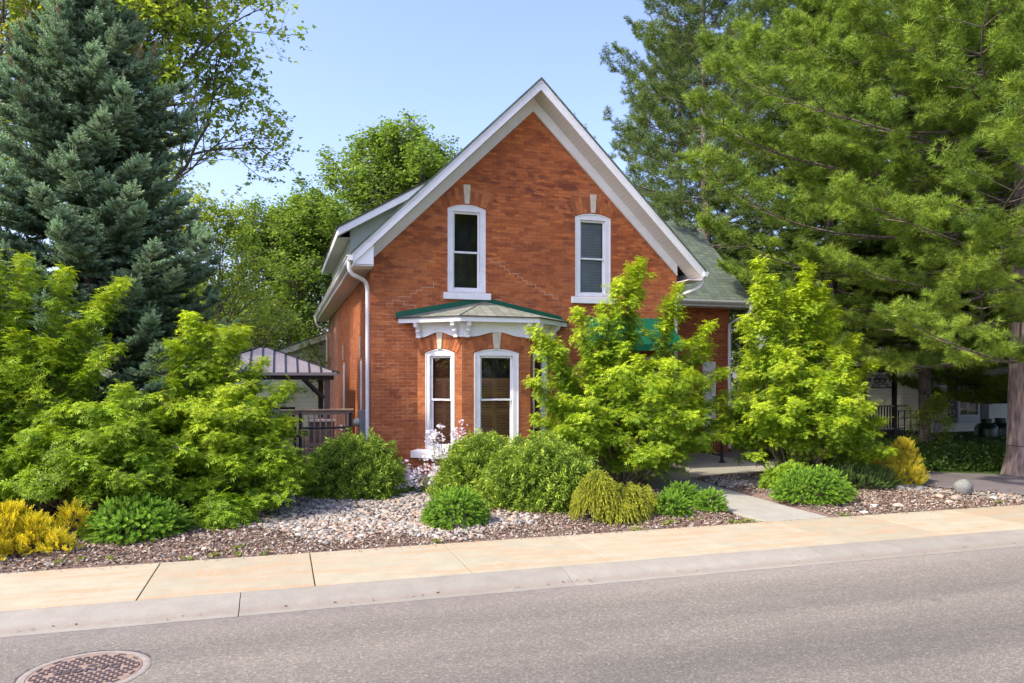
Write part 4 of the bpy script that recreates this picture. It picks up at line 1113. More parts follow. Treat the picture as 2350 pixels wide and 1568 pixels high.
def t_plume(seed=0, tufts=7):
    """pine twig with tufts turned upwards"""
    rs = np.random.default_rng(seed); parts = []
    for i in range(tufts):
        x = (i + .4) / tufts; s = (-1) ** i
        a = s * R(rs.uniform(15, 60)) * (1 - .5 * x)
        off = rs.uniform(.04, .28) * s * (1 - .4 * x)
        parts.append(place_t(t_tuft(15, seed * 10 + i, .045, 80), (x * .8, off, rs.uniform(-.03, .05)), (math.cos(a), math.sin(a), rs.uniform(.2, .9)), rs.uniform(.26, .36)))
    return merge_t(parts)
def t_cluster(n=7, seed=0, lobed=True):
    """loose cluster of broad leaves"""
    rs = np.random.default_rng(seed); parts = []
    V = np.array([[0, 0, 0], [.28, .46, .02], [.55, .2, .03], [1, 0, -.1], [.55, -.2, .03], [.28, -.46, .02]], float) if lobed else np.array([[0, 0, 0], [.25, .26, .03], [.6, .27, .03], [1, 0, -.1], [.6, -.27, .03], [.25, -.26, .03]], float)
    lf = (np.array([V[0], V[1], V[2], V[3], V[4], V[5]]), np.array([[0, 1, 2, 3], [0, 3, 4, 5]]), np.zeros(6))
    for k in range(n):
        p = rs.normal(0, .75, 3) * [1, 1, .6]; az = rs.uniform(0, 6.28); e = rs.uniform(-.7, .35)
        parts.append(place_t(lf, p, (math.cos(az) * math.cos(e), math.sin(az) * math.cos(e), math.sin(e)), rs.uniform(.7, 1.15), roll=rs.uniform(-.7, .7), a=rs.uniform(0, .35) ** 2))
    return merge_t(parts)
T_ROS = [t_rosette(8, s, el=(-12, 42)) for s in range(5)]
T_ROSF = [t_rosette(7, 10 + s, el=(-15, 35)) for s in range(3)]
T_SPRIG = [t_sprig(11, s, 1.0, .36, .50, 75) for s in range(4)]
T_SHOOT = [t_shoot(4, 7, .2, s, .26) for s in range(3)]
T_FING = [t_shoot(6, 8, .25, s, .20, .05) for s in range(3)]
T_BR = [t_branchlet(s) for s in range(4)]
T_BRB = [t_branchlet(20 + s, 4, t_shoot(4, 7, .26, s, .26, .06), 50, .56) for s in range(4)]
T_PL = [t_plume(s) for s in range(5)]
T_CL = [t_cluster(7, s) for s in range(4)]
T_CLR = [t_cluster(8, 20 + s, False) for s in range(4)]
UP = np.array([0, 0, 1.0])
def unit(v): return v / (np.linalg.norm(v, axis=-1, keepdims=True) + 1e-9)

# ------------------------------------------------------------------ plant builders (built at the origin, base at z=0)
def elder(name, label, loc, h, r, tips, seed, dens=1.0, rz=0, skirt=1.0, mat='elder', limey=0.7):
    """many-stemmed golden elder: arching stems, tiers of cut compound leaves; tips = extra spires (x, y, z) in local metres"""
    rs = np.random.default_rng(seed)
    t = thing(name, label, 'shrub', loc, rz, None)
    lines = []; P = []; D = []; S = []; T = []
    stems = []
    n = int(30 * dens)
    for k in range(n):
        az = k * 2.39996 + rs.uniform(-.3, .3)
        q = math.sqrt((k + .5) / n)                       # 0 centre, 1 rim
        ht = h * (0.80 * math.sqrt(max(0, 1 - q ** 2.2)) + 0.14) * rs.uniform(.78, 1.12) * (1 - .10 * skirt * q)
        stems.append((np.array([math.cos(az) * q * r, math.sin(az) * q * r, ht]), 1.0))
    for p in tips: stems.append((np.array(p, float), 0.6))
    def ros(p, tipness, big=1.0):
        P.append(p + rs.normal(0, .012, 3)); D.append(unit(UP + rs.normal(0, .22, 3) + .25 * unit(np.array([p[0], p[1], 0])))); S.append(rs.uniform(.09, .155) * big); T.append(tipness)
    for tip, wd in stems:
        b = rs.normal(0, .12, 3) * [1, 1, 0] + [tip[0] * .12, tip[1] * .12, 0]
        c = np.array([tip[0] * .62 + b[0] * .38, tip[1] * .62 + b[1] * .38, tip[2] * .72 + 0.1])
        ts = np.linspace(0, 1, 9)[:, None]
        pts = (1 - ts) ** 2 * b + 2 * ts * (1 - ts) * c + ts ** 2 * tip
        pts[1:-1] += rs.normal(0, .025, (7, 3))
        lines.append((pts, np.linspace(.019, .005, 9)))
        def on(t_):
            k_ = min(7, int(t_ * 8)); f_ = t_ * 8 - k_; return pts[k_] * (1 - f_) + pts[k_ + 1] * f_
        Ls = np.linalg.norm(tip - b)
        hi = min(1.15, tip[2] / h + .25)
        # leader: stacked tiers close to the stem
        nt = int(Ls * .52 / .075)
        for q in range(nt):
            tt = 1 - .52 * q / nt; a = rs.uniform(0, 6.28); o = rs.uniform(.02, .11)
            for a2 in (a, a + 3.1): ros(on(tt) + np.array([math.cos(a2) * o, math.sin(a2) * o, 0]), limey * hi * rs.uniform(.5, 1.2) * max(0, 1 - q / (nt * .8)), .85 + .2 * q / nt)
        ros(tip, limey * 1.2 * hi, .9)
        # side branches, longest low down
        nb = int(4 + Ls * 3.0 * (1 if wd == 1 else .55))
        for q in range(nb):
            tt = .14 + .74 * (q + rs.random()) / nb; p0 = on(tt); az = q * 2.4 + rs.uniform(-.6, .6)
            ln = (.16 + .62 * (1 - tt) ** .7) * rs.uniform(.65, 1.2) * (1 if wd == 1 else .8)
            hd = unit(np.array([math.cos(az), math.sin(az), 0]) + .55 * unit(np.array([p0[0], p0[1], 0])))
            e = p0 + hd * ln + UP * ln * rs.uniform(.15, .6); m_ = p0 + hd * ln * .55 + UP * ln * .30
            lines.append((np.array([p0, m_, e]), np.array([.007, .005, .003])))
            kk = max(2, int(ln / .085))
            for w_ in range(kk):
                t2 = (w_ + 1) / kk
                if t2 < .3: continue
                pp = (1 - t2) ** 2 * p0 + 2 * t2 * (1 - t2) * m_ + t2 ** 2 * e
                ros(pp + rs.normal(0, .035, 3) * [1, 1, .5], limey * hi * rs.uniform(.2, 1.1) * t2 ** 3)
    P = np.array(P); D = np.array(D); keep = P[:, 2] > .06
    P, D, S, T = P[keep], D[keep], np.array(S)[keep], np.array(T)[keep]
    npmesh('foliage', make(T_ROS, P, D, S * 1.1, tip=T, roll=rs.uniform(0, 6.28, len(P)), up=np.tile([1.0, 0.1, 0], (len(P), 1)), rg=rs), mat, t)
    tubes('stem', lines, 'twig', t, 4)
    return t
def dome(name, label, loc, rx, ry, h, seed, n=2600, mat='spirea', size=(.11, .17), tms=None, cat='shrub', up=.22, lump=.10, group=None, tipy=.5, layers=(.72, 1.03), dn=.45):
    rs = np.random.default_rng(seed)
    t = thing(name, label, cat, loc, 0, group)
    u_ = rs.uniform(-.08, 1, n); az = rs.uniform(0, 6.283, n); cr = np.sqrt(1 - np.clip(u_, 0, 1) ** 2)
    lay = rs.uniform(layers[0], layers[1], n)
    bumpy = 1 + lump * (np.sin(az * 3 + seed) * np.cos(u_ * 5 + seed) + .7 * np.sin(az * 7 + u_ * 9 + seed))
    P = np.stack([np.cos(az) * cr * rx, np.sin(az) * cr * ry, np.clip(u_, 0, 1) * h * .96 + .04], axis=1) * (lay * bumpy)[:, None]
    P[:, 2] = np.maximum(P[:, 2], .02 + .05 * rs.random(n))
    nrm = unit(np.stack([np.cos(az) * cr / rx, np.sin(az) * cr / ry, np.clip(u_, 0, 1) / h], axis=1))
    D = unit(nrm + rs.normal(0, dn, (n, 3)) + UP * up)
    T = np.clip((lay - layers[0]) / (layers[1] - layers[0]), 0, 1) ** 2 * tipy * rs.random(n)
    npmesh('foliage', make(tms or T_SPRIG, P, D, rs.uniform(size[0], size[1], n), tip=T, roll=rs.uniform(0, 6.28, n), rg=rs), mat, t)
    lines = []
    for k in range(16):
        a = k * 2.4; q = rs.uniform(.3, .85)
        e = np.array([math.cos(a) * rx * q, math.sin(a) * ry * q, h * math.sqrt(1 - q * q) * .8])
        lines.append((np.array([[math.cos(a) * .05, math.sin(a) * .05, -.05], e * [.5, .5, .6], e]), np.array([.012, .008, .004])))
    tubes('stem', lines, 'twig', t, 4)
    return t
def mound(name, label, loc, rx, ry, h, seed, n=900, shoot=.085):
    return dome(name, label, loc, rx, ry, h, seed, int(n * 1.5), 'mound', (shoot * .8, shoot * 1.2), T_FING, 'dwarf spruce', up=-.30, lump=.07, tipy=.9, layers=(.60, 1.0), dn=.27)

def spruce(name, label, loc, H_, Rb, seed, mat='blue', droop=.25, whorl=.27, upt=.35, dens=1.0, z0=.25, shoot=.3, power=.85, cones=True, tr=.17, tms=None, ssc=1.0):
    rs = np.random.default_rng(seed)
    t = thing(name, label, 'tree', loc)
    lines = [(np.array([[0, 0, -.2], [.03, 0, H_ * .5], [0, .02, H_]]), np.array([tr, tr * .6, .03]))]
    P = []; D = []; S = []; T = []; CP = []; CD = []
    z = z0
    while z < H_ - .25:
        f = (H_ - z) / (H_ - z0); Rz = Rb * f ** power * (0.85 + .15 * math.sin(z * 2.3 + seed))
        nb = max(5, int(8.5 * dens * (.6 + .4 * f)))
        a0 = rs.uniform(0, 6.28)
        for k in range(nb):
            az = a0 + 6.283 * k / nb + rs.uniform(-.25, .25); Lb = Rz * rs.uniform(.78, 1.12)
            if Lb < .12: continue
            m = max(3, int(Lb / .14)); s_ = np.linspace(0, 1, m + 1)
            zz = z + Lb * (-droop * s_ + (droop * .55 + upt * .55) * s_ ** 2) + .2 * (1 - f) * s_ * Lb
            hx = np.cos(az + .12 * np.sin(s_ * 3 + k)) * Lb * s_; hy = np.sin(az + .12 * np.sin(s_ * 3 + k)) * Lb * s_
            pts = np.stack([hx, hy, zz], axis=1)
            lines.append((pts, np.linspace(.03 * f + .008, .004, m + 1)))
            tg = unit(np.gradient(pts, axis=0)); sd = unit(np.cross(tg, UP))
            for i in range(1, m + 1):
                if s_[i] < .28 and f > .4: continue
                for sg in (-1, 1):
                    a = R(rs.uniform(40, 62)); dd = unit(tg[i] * math.cos(a) + sd[i] * sg * math.sin(a) + UP * rs.uniform(-.25, .3))
                    ln = (.18 + .42 * (1 - s_[i])) * min(1, Lb * .75) * rs.uniform(.75, 1.15)
                    P.append(pts[i]); D.append(dd); S.append(max(.14, ln)); T.append(rs.uniform(0, .45) * s_[i])
                if rs.random() < .45:
                    P.append(pts[i]); D.append(unit(tg[i] * .7 + UP * .8 + sd[i] * rs.normal(0, .3))); S.append(rs.uniform(.16, .26)); T.append(rs.uniform(.2, .7))
            P.append(pts[-1] - tg[-1] * .05); D.append(unit(tg[-1] + UP * .25)); S.append(rs.uniform(.24, .34)); T.append(.5)
            P.append(pts[-1] - tg[-1] * .1); D.append(unit(tg[-1] * .6 + UP)); S.append(rs.uniform(.18, .28)); T.append(.7)
            if f < .42 and cones and rs.random() < .6:
                CP.append(pts[-1]); CD.append(unit(tg[-1] * .3 + UP))
        z += whorl * (.55 + .6 * f)
    P.append(np.array([0, 0, H_ - .3])); D.append(UP); S.append(.5); T.append(.5)
    P = np.array(P); D = np.array(D)
    npmesh('foliage', make(tms or T_BR, P, D, np.array(S) * ssc, tip=np.array(T), rg=rs), mat, t)
    if cones and CP: npmesh('new_growth', make(T_SHOOT, np.array(CP), np.array(CD), rs.uniform(.25, .5, len(CP)) * [1], rg=rs), 'cone', t)
    tubes('trunk', lines, 'bark', t, 5)
    return t
def pine(name, label, loc, H_, Rb, seed, z0=3.5, mat='pine', tr=.3, dens=1.0, plume=.62, top=.5, gapz=.62, bark='bark_pine', rz=0, rise=.12, puff=5):
    """white pine: whorls of long near-level limbs carrying flat plates of tufts"""
    rs = np.random.default_rng(seed)
    t = thing(name, label, 'tree', loc, rz)
    tk = [[0, 0, -.2], [0, 0, .5], [.05, 0, H_ * .4], [-.05, .05, H_ * .75], [0, 0, H_]]
    trunk = [(np.array(tk), np.array([tr * 1.35, tr, tr * .72, tr * .36, .03]))]
    limbs = []; P = []; D = []; S = []; T = []
    z = z0
    while z < H_ - .4:
        f = (H_ - z) / (H_ - z0); env = Rb * (min(1, f * 1.35) ** .75) * (.55 + .45 * min(1, (1 - f) * 4 + .4))
        nb = int(rs.integers(4, 7) * dens) + 1
        a0 = rs.uniform(0, 6.28)
        for k in range(nb):
            az = a0 + 6.283 * k / nb + rs.uniform(-.35, .35); Lb = env * rs.uniform(.62, 1.12)
            if Lb < .3: continue
            m = max(4, int(Lb / .45)); s_ = np.linspace(0, 1, m + 1)
            up_ = rise + .75 * (1 - f) ** 1.5
            zz = z + Lb * (up_ * s_ - .16 * s_ * (1 - s_) * 2 + .10 * s_ ** 3); wob = .15 * np.sin(s_ * 4 + k * 2)
            pts = np.stack([np.cos(az + wob) * Lb * s_, np.sin(az + wob) * Lb * s_, zz], axis=1)
            limbs.append((pts, np.linspace(.015 + .04 * f * Lb / Rb, .006, m + 1)))
            tg = unit(np.gradient(pts, axis=0)); sd = unit(np.cross(tg, UP))
            for i in range(1, m + 1):
                if s_[i] < .25: continue
                for sg in (-1, 1):
                    ln = (.35 + .32 * Lb * (1 - s_[i]) ** .8) * rs.uniform(.7, 1.15); a = R(rs.uniform(35, 65))
                    dd = unit(tg[i] * math.cos(a) + sd[i] * sg * math.sin(a) + UP * rs.uniform(-.05, .22))
                    e = pts[i] + dd * ln
                    limbs.append((np.array([pts[i], pts[i] + dd * ln * .5 + [0, 0, .02], e]), np.array([.012, .008, .004])))
                    for q in range(puff):
                        an = 6.283 * q / puff + rs.uniform(-.4, .4); rr = rs.uniform(.25, 1.0)
                        d3 = unit(dd * .55 + (tg[i] * math.cos(an) + sd[i] * math.sin(an)) * rr + UP * rs.uniform(.05, .55))
                        back = rs.random() ** 1.5 * ln * .75
                        P.append(e - dd * back + rs.normal(0, .03, 3)); D.append(d3); S.append(plume * rs.uniform(.75, 1.15)); T.append(rs.uniform(0, .7) * (1 - back))
            P.append(pts[-1] - tg[-1] * .2); D.append(tg[-1]); S.append(plume); T.append(.5)
        z += gapz * (.5 + .6 * f) * rs.uniform(.8, 1.25)
    P.append(np.array([0, 0, H_ - .2])); D.append(UP); S.append(plume); T.append(.5)
    print('pine plumes', name, seed, len(P))
    npmesh('foliage', make(T_PL, np.array(P), np.array(D), np.array(S), tip=np.array(T), rg=rs), mat, t)
    tubes('trunk', trunk, bark, t, 14)
    tubes('limbs', limbs, 'bark', t, 4)
    return t
def broadleaf(name, label, loc, H_, spread, seed, leaf=.11, per=3, mat='maple', tms=None, lim=9, trunk=.22, z0=.3, sub=(6, 6, 4), group=None, rz=0, updir=.5, cat='tree', tips=.15, jit=.22, grow=(.55, .75)):
    rs = np.random.default_rng(seed)
    t = thing(name, label, cat, loc, rz, group)
    lines = []; P = []
    def seg(p, d, L_, r_, lev):
        n = 5; pts = [p]; dd = d.copy()
        for i in range(n):
            dd = unit(dd + rs.normal(0, .13, 3) + UP * .05); pts.append(pts[-1] + dd * L_ / n)
        pts = np.array(pts); lines.append((pts, np.linspace(r_, r_ * .5, n + 1)))
        if lev == len(sub):
            for q in range(per):
                k = rs.uniform(.2, 1.05); i = min(n - 1, int(k * n)); P.append(pts[i] * (1 - (k * n - i)) + pts[i + 1] * (k * n - i) + rs.normal(0, jit * .5, 3))
            return
        nk = sub[lev]
        for j in range(nk):
            k = .3 + .7 * (j + rs.uniform(.2, .8)) / nk; i = min(n - 1, int(k * n)); b = pts[i] * (1 - (k * n - i)) + pts[i + 1] * (k * n - i)
            az = j * 2.4 + rs.uniform(-.5, .5); ax1 = unit(np.cross(dd, UP + .01)); ax2 = np.cross(dd, ax1)
            a = R(rs.uniform(28, 60)); nd = unit(dd * math.cos(a) + (ax1 * math.cos(az) + ax2 * math.sin(az)) * math.sin(a) + UP * .12)
            seg(b, nd, L_ * rs.uniform(*grow) * (1.15 - .3 * k), max(.004, r_ * .5), lev + 1)
    tr_top = H_ * .82
    tp = np.array([[0, 0, -.2], [.05, .03, tr_top * .35], [-.06, .05, tr_top * .7], [0, 0, tr_top]])
    lines.append((tp, np.array([trunk * 1.2, trunk * .9, trunk * .5, trunk * .18])))
    for j in range(lim):
        q = j / (lim - 1); z = H_ * (z0 + (.8 - z0) * q); az = j * 2.39996 + rs.uniform(-.4, .4)
        L0 = spread * (.62 * (1 - .55 * q ** 1.6)) * rs.uniform(.85, 1.15)
        e = updir + .9 * q
        d = unit(np.array([math.cos(az), math.sin(az), e]))
        seg(np.array([0.0, 0, z]), d, L0, trunk * .42 * (1 - .5 * q), 0)
    P = np.array(P); n = len(P); az = rs.uniform(0, 6.28, n)
    D = np.stack([np.cos(az), np.sin(az), rs.uniform(-.3, .3, n)], axis=1)
    npmesh('foliage', make(tms or T_CL, P, D, leaf * rs.uniform(.75, 1.25, n), tip=tips * rs.random(n), rg=rs), mat, t)
    tubes('trunk', lines, 'bark', t, 5)
    return t

# ------------------------------------------------------------------ the plants of the front garden
Zg = lambda x, y: float(gz(x, y)) - .02
def at(x, y): return (x, y, Zg(x, y))
elder('golden_elder', 'tall yellow green elder shrub at the left edge, in front of the blue spruce', at(-3.95, 12.2), 3.25, 1.55,
      [(-.3, -.3, 3.6), (.5, -.2, 3.75), (1.0, .0, 3.6), (1.45, -.1, 3.2), (1.75, -.1, 3.45), (-.8, 0, 3.55), (1.7, -.3, 2.5), (.1, -.2, 3.75), (-.3, -.2, 3.8)], 11, 1.25)
elder('golden_elder', 'broad yellow green elder shrub between the left edge shrub and the black gate', at(-1.1, 12.4), 2.2, 1.32,
      [(.0, .1, 2.85), (-.25, .1, 3.05), (.5, .1, 2.85), (.85, .0, 2.35), (-.5, 0, 2.6), (1.2, -.1, 1.95), (1.3, -.2, 1.4), (.3, 0, 2.8)], 12, 1.15, limey=.75)
elder('golden_elder', 'low dark based elder shrub spreading over the mulch behind the left dwarf spruce', at(-2.35, 11.6), 1.7, 1.35, [(.3, -.2, 1.9)], 13, .95, limey=.3)
elder('golden_elder', 'low round elder shrub right of the broad one, its foot against the river stones', at(-.5, 12.0), 1.3, .85, [(.5, 0, 1.3), (.2, 0, 1.5)], 16, .8, limey=.35)
elder('golden_elder', 'feathery yellow green elder shrub in front of the green awning, left of the path', at(6.1, 12.7), 2.85, 1.95,
      [(.25, .1, 4.15), (.45, .05, 4.3), (-.35, .1, 3.4), (-.9, 0, 3.3), (1.3, .1, 3.85), (1.0, 0, 3.5), (-1.8, -.1, 2.95), (-1.45, 0, 2.8), (1.85, -.1, 3.1), (-.1, 0, 3.8), (2.1, -.2, 2.2), (-1.9, -.4, 2.0), (2.25, -.1, 1.75), (2.3, 0, 1.2), (2.0, .2, 2.7)], 14, 1.05, limey=.75)
elder('golden_elder', 'tall yellow green elder shrub with two spires, right of the path', at(9.75, 12.35), 2.9, 1.75,
      [(-.75, .2, 4.35), (-.55, .1, 4.0), (.35, .1, 4.3), (.15, 0, 3.9), (-.2, .1, 3.7), (.9, 0, 3.4), (1.45, 0, 2.9), (-1.2, 0, 3.2), (1.75, -.1, 2.35), (-.95, 0, 3.8), (.6, 0, 3.8)], 15, 1.1, limey=.75)
dome('spirea_bush', 'rounded dark green bush below the white downspout at the left house corner', at(1.22, 13.15), .84, .75, .90, 21, 3000)
dome('spirea_bush', 'rounded bush with yellow green left edge just right of the pale flowers', at(3.25, 12.15), .72, .7, .98, 22, 2600, tipy=1.0)
dome('spirea_bush', 'largest rounded green bush, in front of the bay window, right of the small dwarf spruce', at(3.95, 11.15), .92, .8, .93, 23, 3800, tipy=.7)
mound('dwarf_spruce', 'wide flat dwarf spruce at the foot of the left shrubs', at(-1.75, 10.5), .62, .5, .42, 31, 1000, .11)
mound('dwarf_spruce', 'bright green round dwarf spruce alone on the stones below the bay window', at(2.33, 10.1), .44, .42, .46, 32, 900)
mound('dwarf_spruce', 'small round dwarf spruce right of the thread cypress', at(5.62, 9.98), .28, .27, .32, 33, 420)
mound('dwarf_spruce', 'small dwarf spruce with brown litter at its foot, beside the path', at(6.32, 10.02), .22, .22, .30, 34, 300)
mound('dwarf_spruce', 'low dwarf spruce spreading at the left edge of the path', at(6.15, 10.6), .36, .3, .32, 35, 480)
mound('dwarf_spruce', 'wide dwarf spruce right of the front path, beside the low juniper', at(8.4, 10.25), .66, .55, .50, 36, 1500)
dome('juniper', 'low dark green juniper between the wide dwarf spruce and the golden shrub', at(10.35, 11.4), .75, .5, .34, 37, 1100, 'juniper', (.10, .16), T_SHOOT, 'juniper', up=.5)
# leafy plants at the feet of shrubs
def thread(name, label, loc, blobs, seed):
    rs = np.random.default_rng(seed); t = thing(name, label, 'cypress', loc); lines = []; P = []; D = []; S = []; T = []
    for (bx, by, r_, h_, n) in blobs:
        for k in range(n):
            az = rs.uniform(0, 6.28); q = rs.uniform(0, 1) ** .6; z0 = h_ * math.sqrt(1 - (q * .9) ** 2) * rs.uniform(.6, 1.2); p = np.array([bx + math.cos(az) * r_ * q * .8, by + math.sin(az) * r_ * q * .8, z0])
            L_ = rs.uniform(.12, .28); o = np.array([math.cos(az), math.sin(az), 0])
            t4 = np.linspace(0, 1, 5)[:, None]; pts = p + o * L_ * .7 * t4 + UP * (.05 * t4 - L_ * 1.0 * t4 ** 2)
            pts[:, 2] = np.maximum(pts[:, 2], .01)
            for i in range(4):
                P.append(pts[i]); D.append(unit(pts[i + 1] - pts[i] + rs.normal(0, .012, 3))); S.append(.085); T.append(rs.uniform(0, .5))
    sh = [t_shoot(3, 3, .09, s, .35, .05) for s in range(2)]
    npmesh('foliage', make(sh, np.array(P), np.array(D), np.array(S), tip=np.array(T), rg=rs), 'thread', t)
    tubes('stem', [(np.array([[0, 0, -.03], [bx * .6, by * .6, h_ * .4], [bx, by, h_ * .8]]), np.array([.015, .01, .005])) for (bx, by, r_, h_, n) in blobs], 'twig', t, 4)
thread('thread_cypress', 'drooping yellow green thread cypress right of the largest rounded bush', at(4.45, 9.85), [(-.1, 0, .34, .62, 800), (.36, .05, .34, .45, 700), (.75, .35, .25, .40, 300), (.15, -.15, .3, .3, 250)], 41)
def golden(name, label, loc, blobs, seed, mat, size=.13):
    rs = np.random.default_rng(seed); t = thing(name, label, 'cypress', loc); P = []; D = []; T = []; lines = []
    for (bx, by, r_, h_, n) in blobs:
        for k in range(n):
            q = rs.random(); z = h_ * q ** .8; rr = r_ * (1 - q) ** .55 * rs.uniform(.55, 1.05); az = rs.uniform(0, 6.28)
            P.append([bx + math.cos(az) * rr, by + math.sin(az) * rr, z + .02]); D.append(unit(np.array([math.cos(az), math.sin(az), .55 + q * 1.4]) + rs.normal(0, .3, 3))); T.append(rs.random() * .8)
        lines.append((np.array([[bx * .3, by * .3, -.03], [bx * .8, by * .8, h_ * .4], [bx, by, h_ * .9]]), np.array([.02, .012, .004])))
    fan = [t_branchlet(s, 5, t_shoot(3, 3, .13, s, .4, .06), 42, .42) for s in range(3)]
    npmesh('foliage', make(fan, np.array(P), np.array(D), rs.uniform(size * .7, size * 1.3, len(P)), tip=np.array(T), roll=rs.uniform(-1.5, 1.5, len(P)), rg=rs), mat, t)
    tubes('stem', lines, 'twig', t, 4)
golden('golden_cypress', 'bright golden cypress shrub at the lower left corner beside the sidewalk', at(-2.95, 10.1), [(-.1, 0, .42, .50, 620), (.2, -.1, .3, .36, 380), (-.5, 0, .4, .72, 400), (.5, .3, .2, .45, 150), (.5, -.3, .16, .22, 90), (-.25, -.25, .35, .35, 280)], 42, 'gold', .105)
golden('golden_cypress', 'olive gold cypress shrub beside the driveway at the right', at(11.4, 11.7), [(.32, 0, .36, .76, 520), (-.1, .1, .3, .6, 320), (-.5, 0, .26, .55, 260), (.1, -.2, .45, .35, 320), (-.3, -.25, .3, .3, 160)], 43, 'gold_r')
dome('ninebark', 'broad leaved lime shrub at the right edge of the tall elder', at(11.2, 13.0), .55, .5, 1.95, 44, 700, 'elder', (.07, .11), T_CLR, 'shrub', up=.3, lump=.2, tipy=1.2, layers=(.6, 1.05))
dome('leafy_plant', 'low leafy green plant at the foot of the right elder by the path', at(8.75, 11.3), .45, .35, .45, 45, 140, 'elder', (.15, .2), T_ROS, 'plant', up=.8, tipy=.0)
dome('leafy_plant', 'low leafy green plant between the left dwarf spruce and the stones', at(-.75, 10.85), .40, .28, .38, 46, 110, 'elder', (.13, .18), T_ROS, 'plant', up=.8, tipy=.0)
# dame's rocket flowers
def rocket(label, loc, stems, seed):
    rs = np.random.default_rng(seed); t = thing('flower_clump', label, 'flowers', loc); lines = []; P = []; D = []; S = []; FP = []
    for (x, y, h_) in stems:
        b = np.array([x * .35, y * .35, 0]); tip = np.array([x, y, h_]); m = b * .5 + tip * .5 + rs.normal(0, .02, 3) + [-x * .1, 0, 0]
        lines.append((np.array([b, m, tip]), np.array([.006, .005, .003])))
        for q in np.linspace(.1, .82, int(h_ * 20)):
            p = b * (1 - q) + tip * q; az = rs.uniform(0, 6.28); P.append(p); D.append(unit(np.array([math.cos(az), math.sin(az), .5]))); S.append(.13 * (1.1 - q) + .03)
        for k in range(3):
            c = tip + rs.normal(0, .045, 3) - [0, 0, .05 * k]
            for j in range(10): FP.append(c + rs.normal(0, .034, 3))
    npmesh('foliage', make([t_leaf(.26, -.2)], np.array(P), np.array(D), np.array(S), rg=rs), 'spirea', t)
    fl = []
    lf = t_leaf(.75, 0)
    for k in range(4):
        a = math.pi / 2 * k; fl.append(place_t(lf, (0, 0, 0), (math.cos(a), math.sin(a), .15), 1.0))
    fl = merge_t(fl); fl = (np.stack([fl[0][:, 2], fl[0][:, 1], -fl[0][:, 0]], axis=1), fl[1], fl[2])
    FP = np.array(FP); FD = unit(rs.normal(0, .5, FP.shape) + [0, -.7, .5])
    npmesh('blossom', make([fl], FP, FD, rs.uniform(.02, .03, len(FP)), up=np.tile([1.0, 0, 0], (len(FP), 1)), rg=rs), 'petal', t)
    tubes('stem', lines, 'twig_g', t, 4)
rs_ = np.random.default_rng(5)
rocket('tall clump of pale lilac flowers in front of the bay window sill', at(2.9, 13.55), [(rs_.uniform(-.42, .5), rs_.uniform(-.25, .2), rs_.uniform(.55, 1.2)) for k in range(24)], 51)
rocket('low clump of pale lilac flowers at the foot of the dark green bush', at(2.28, 13.1), [(rs_.uniform(-.38, .4), rs_.uniform(-.25, .2), rs_.uniform(.15, .5)) for k in range(20)], 52)
# small weeds along the sidewalk edge
wp = t_rosette(6, 77, (5, 60))
M['weed'] = leaf_mat('weed_leaf', (0.10, 0.18, 0.03), (0.24, 0.30, 0.05), (0.4, 0.4, 0.06), .3)
wl_ = [t_sprig(7, 3, .5, .5, .5, 75)]
for k in range(26):
    r_ = random.Random(100 + k)
    x = r_.choice([r_.uniform(-2.6, 6.2), r_.uniform(-2.6, 6.2), r_.uniform(8, 12.2)]); y = 9.1 + abs(r_.gauss(0, .28))
    if k < 5: x = 6.15 + .1 * k; y = 9.15 + .06 * (k % 2)
    rs = np.random.default_rng(200 + k); n = r_.randint(4, 12)
    P = np.stack([rs.normal(0, .035, n), rs.normal(0, .025, n), rs.uniform(0, .01, n)], axis=1)
    o = npmesh('weed', make(wl_, P, unit(rs.normal(0, .5, (n, 3)) + UP), rs.uniform(.05, .10, n), rg=rs), 'weed')
    o.location = at(x, y); o.location.z += .012
    tag(o, 'small green weed sprouting between the mulch and the sidewalk', 'weed', 'weeds along the edge of the sidewalk')

# ------------------------------------------------------------------ trees
spruce('blue_spruce', 'large blue green spruce at the left, behind the yellow green shrubs', (-3.35, 15.4, 0), 10.4, 3.65, 61, power=.78, dens=1.05, tms=T_BRB, ssc=1.25)
broadleaf('maple_tree', 'tall thin leaved maple behind the blue spruce, its branches reaching right', (-4.0, 21.5, 0), 14.5, 5.6, 68, .135, 4, 'maple', lim=13, trunk=.15, z0=.42, tips=.5, sub=(6, 5, 4), updir=.7)
broadleaf('maple_tree', 'sparse leaved tree with bare grey branches behind the top of the spruce', (-7.8, 20.5, 0), 13.0, 6.0, 63, .12, 1, 'maple', lim=11, trunk=.2, z0=.36, tips=1.2, sub=(6, 5, 4))
dl = broadleaf('broadleaf_tree', 'big fresh green tree above the dormer, behind the house', (6.2, 38, .3), 13.0, 8.6, 64, .19, 5, 'dense', T_CLR, lim=16, trunk=.3, z0=.15, sub=(6, 6, 4))
t2 = copy_tree(dl); put(t2, (.9, 34.6, -1.3), 2.1, 'rounded dark green tree rising over the sage house gable', .80)
t2 = copy_tree(dl); put(t2, (-4.2, 40, -2.0), 4.0, 'green tree between the spruce and the rounded tree, far back at the left', .62)
t2 = copy_tree(dl); put(t2, (-16, 34, -1.5), 1.0, 'green tree beyond the left edge shrub, far back', .9)
t2 = copy_tree(dl); put(t2, (11.5, 44, -1), 5.0, 'green tree behind the right slope of the roof', .95)
t2 = copy_tree(dl); put(t2, (27.5, 40, -3.0), 2.6, 'pale green tree far behind the dark trunks at the right', .9)
t2 = copy_tree(dl); put(t2, (38, 40, -3.0), 3.6, 'green tree far behind the cream neighbour house', .9)
t2 = copy_tree(dl); put(t2, (20, 46, -2.0), 0.6, 'green tree far back between the pines', 1.0)
